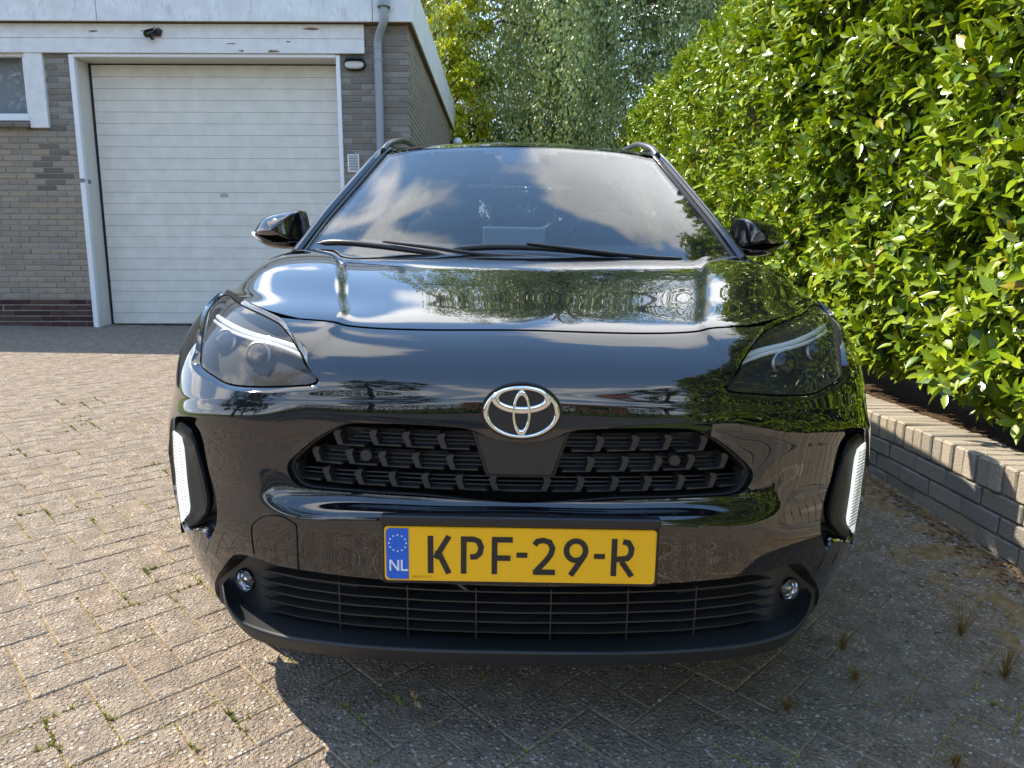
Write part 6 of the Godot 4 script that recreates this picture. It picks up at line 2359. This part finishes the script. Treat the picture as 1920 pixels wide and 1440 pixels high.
func make_background() -> void:
	make_birch()
	var dark1 := Color(0.03, 0.06, 0.018)
	var dark2 := Color(0.09, 0.15, 0.04)
	make_tree("locust_tree", "bright yellow green leafy tree rising behind the garage side wall", Vector3(-1.75, 0, -13.6), 6.2, Vector3(1.35, 0, 1.4), 1.5, 90, 240, 0.11, Color(0.36, 0.42, 0.02), Color(0.56, 0.58, 0.05))
	make_tree("dark_shrub", "dark green broad shrub below the birch beside the garage", Vector3(-0.5, 0, -17.0), 4.4, Vector3(2.2, 0, 1.4), 0.2, 120, 220, 0.11, dark1, dark2, "dark shrubs behind the drive")
	make_tree("dark_shrub", "dark green shrub between the birch and the hedge end", Vector3(3.6, 0, -18.0), 5.5, Vector3(2.6, 0, 1.6), 0.2, 130, 230, 0.12, dark1, dark2, "dark shrubs behind the drive")
	make_tree("dark_evergreen", "tall dark evergreen tree behind the hedge and the birch", Vector3(6.2, 0, -20.5), 12.0, Vector3(2.6, 0, 2.4), 0.8, 220, 230, 0.13, Color(0.025, 0.05, 0.02), Color(0.07, 0.11, 0.04))
	make_tree("copper_tree", "dark red leaved tree showing above the garage corner", Vector3(-3.2, 0, -22.0), 9.0, Vector3(2.0, 0, 2.0), 3.0, 60, 150, 0.10, Color(0.06, 0.018, 0.018), Color(0.13, 0.04, 0.03))
	make_tree("green_tree", "round green tree standing behind the garage roof", Vector3(-9.5, 0, -24.0), 9.5, Vector3(2.6, 0, 2.6), 2.5, 80, 160, 0.12, Color(0.05, 0.085, 0.02), Color(0.11, 0.15, 0.04))
	# across the street, behind the photographer: what the paint and the glass mirror
	make_tree("street_tree", "broad green street tree left of the brick house across the street", Vector3(-6.5, 0, 15.0), 8.5, Vector3(3.0, 0, 2.5), 2.0, 90, 150, 0.14, Color(0.04, 0.075, 0.02), Color(0.10, 0.14, 0.04), "trees across the street")
	make_tree("street_tree", "smaller green street tree right of the brick house across the street", Vector3(7.5, 0, 17.0), 7.0, Vector3(2.6, 0, 2.4), 1.6, 80, 150, 0.14, Color(0.04, 0.075, 0.02), Color(0.10, 0.14, 0.04), "trees across the street")
	make_tree("street_tree", "street tree far along the street beyond the broad green tree", Vector3(-20.0, 0, 15.0), 7.6, Vector3(3.2, 0, 3.0), 1.6, 80, 150, 0.16, Color(0.04, 0.075, 0.02), Color(0.10, 0.14, 0.04), "trees across the street")
	make_tree("garden_tree", "leafy garden tree left of the driveway outside the gate", Vector3(-9.0, 0, 3.2), 8.6, Vector3(2.9, 0, 2.7), 1.4, 100, 170, 0.13, Color(0.04, 0.07, 0.018), Color(0.09, 0.13, 0.035), "garden trees left of the driveway")
	make_tree("garden_tree", "taller garden tree left of the driveway near the street", Vector3(-15.0, 0, 7.5), 9.5, Vector3(3.2, 0, 3.0), 1.5, 110, 170, 0.14, Color(0.04, 0.07, 0.018), Color(0.09, 0.13, 0.035), "garden trees left of the driveway")
	make_house()
	# clipped hedge along the far side of the street
	var o := thing("street_hedge", "clipped green garden hedge along the far side of the street", "hedge", Vector3(-3.0, 0, 14.2))
	var list := []
	for k in 9000:
		var p := Vector3(rng.randf_range(-9.0, 9.0), rng.randf_range(0.02, 1.7), rng.randf_range(-0.35, 0.35))
		if k % 4 == 0:
			p.y = 1.7 + rng.randfn(0, 0.03)
		list.push_back([Transform3D(facing(any_way(), Vector3(0, 1, -0.6)).scaled(Vector3.ONE * rng.randf_range(0.12, 0.2)), p), Color(0.05, 0.09, 0.02).lerp(Color(0.10, 0.15, 0.03), rng.randf())])
	scatter("leaves", flat_leaf(0.6), mats.small_leaf, o, list)
	var st := Shape.new()
	for k in 37:
		st.tube([Vector3(-9.0 + 0.5 * k, -0.05, 0), Vector3(-9.0 + 0.5 * k + rng.randfn(0, 0.1), 1.55, rng.randfn(0, 0.1))], [0.03, 0.01], 5)
	put("stems", st, mats.twig, o)


func make_house() -> void:
	var o := thing("brick_house", "orange brick house with tiled roof across the street", "house", Vector3(2.0, 0, 24.0))
	var s := Shape.new()
	s.box(Vector3(0, 1.6, 3.0), Vector3(11, 3.3, 6), 0.02)
	put("wall", s, mats.house_brick, o)
	s = Shape.new()
	s.quad_out(Vector3(-5.9, 3.1, -0.5), Vector3(5.9, 3.1, -0.5), Vector3(5.9, 5.6, 3.0), Vector3(-5.9, 5.6, 3.0), Vector3(0, 1, -1))
	s.quad_out(Vector3(-5.9, 3.1, 6.5), Vector3(5.9, 3.1, 6.5), Vector3(5.9, 5.6, 3.0), Vector3(-5.9, 5.6, 3.0), Vector3(0, 1, 1))
	s.tri(Vector3(-5.5, 3.2, 0), Vector3(-5.5, 3.2, 6), Vector3(-5.5, 5.4, 3))
	s.tri(Vector3(5.5, 3.2, 6), Vector3(5.5, 3.2, 0), Vector3(5.5, 5.4, 3))
	put("roof", s, mats.roof_tile, o)
	for x in [-3.6, -1.0, 3.4]:
		s = Shape.new()
		s.box(Vector3(x, 1.6, -0.03), Vector3(1.7, 1.5, 0.08), 0.01)
		var w := put("window", s, mats.frame_white, o)
		s = Shape.new()
		s.box(Vector3(x, 1.6, -0.075), Vector3(1.5, 1.3, 0.02))
		put("pane", s, mats.gloss_black, w)
	s = Shape.new()
	s.box(Vector3(1.3, 1.1, -0.03), Vector3(1.0, 2.2, 0.08), 0.01)
	put("door", s, mats.frame_white, o)
# ---------------------------------------------------------------- scene
func _ready() -> void:
	rng.seed = 20240613
	var cam := Camera3D.new()
	cam.name = "camera"
	cam.fov = rad_to_deg(2.0 * atan(720.0 / LENS))
	cam.near = 0.05
	cam.far = 400.0
	cam.transform = Transform3D(Basis(Vector3.RIGHT, deg_to_rad(-11.5)) * Basis(Vector3.BACK, deg_to_rad(0.95)), Vector3(-0.019, 1.045, 1.27))
	add_child(cam)
	var env := Environment.new()
	env.background_mode = Environment.BG_SKY
	env.sky = make_sky()
	env.background_energy_multiplier = 1.2
	env.tonemap_mode = Environment.TONE_MAPPER_LINEAR
	env.tonemap_exposure = 2.35
	env.sdfgi_enabled = true
	env.ssao_enabled = true
	env.ssil_enabled = true
	var we := WorldEnvironment.new()
	we.name = "environment"
	we.environment = env
	add_child(we)
	var sun := DirectionalLight3D.new()
	sun.name = "sun"
	sun.light_energy = 1.6
	sun.light_color = Color(1.0, 0.955, 0.88)
	sun.light_angular_distance = 0.5
	sun.shadow_enabled = true
	sun.transform = Transform3D(Basis.looking_at(SUN_WAY.normalized(), Vector3.UP), Vector3(0, 10, 0))
	add_child(sun)
	make_materials()
	make_ground()
	make_garage()
	make_planter()
	make_hedge()
	make_background()
	make_car()
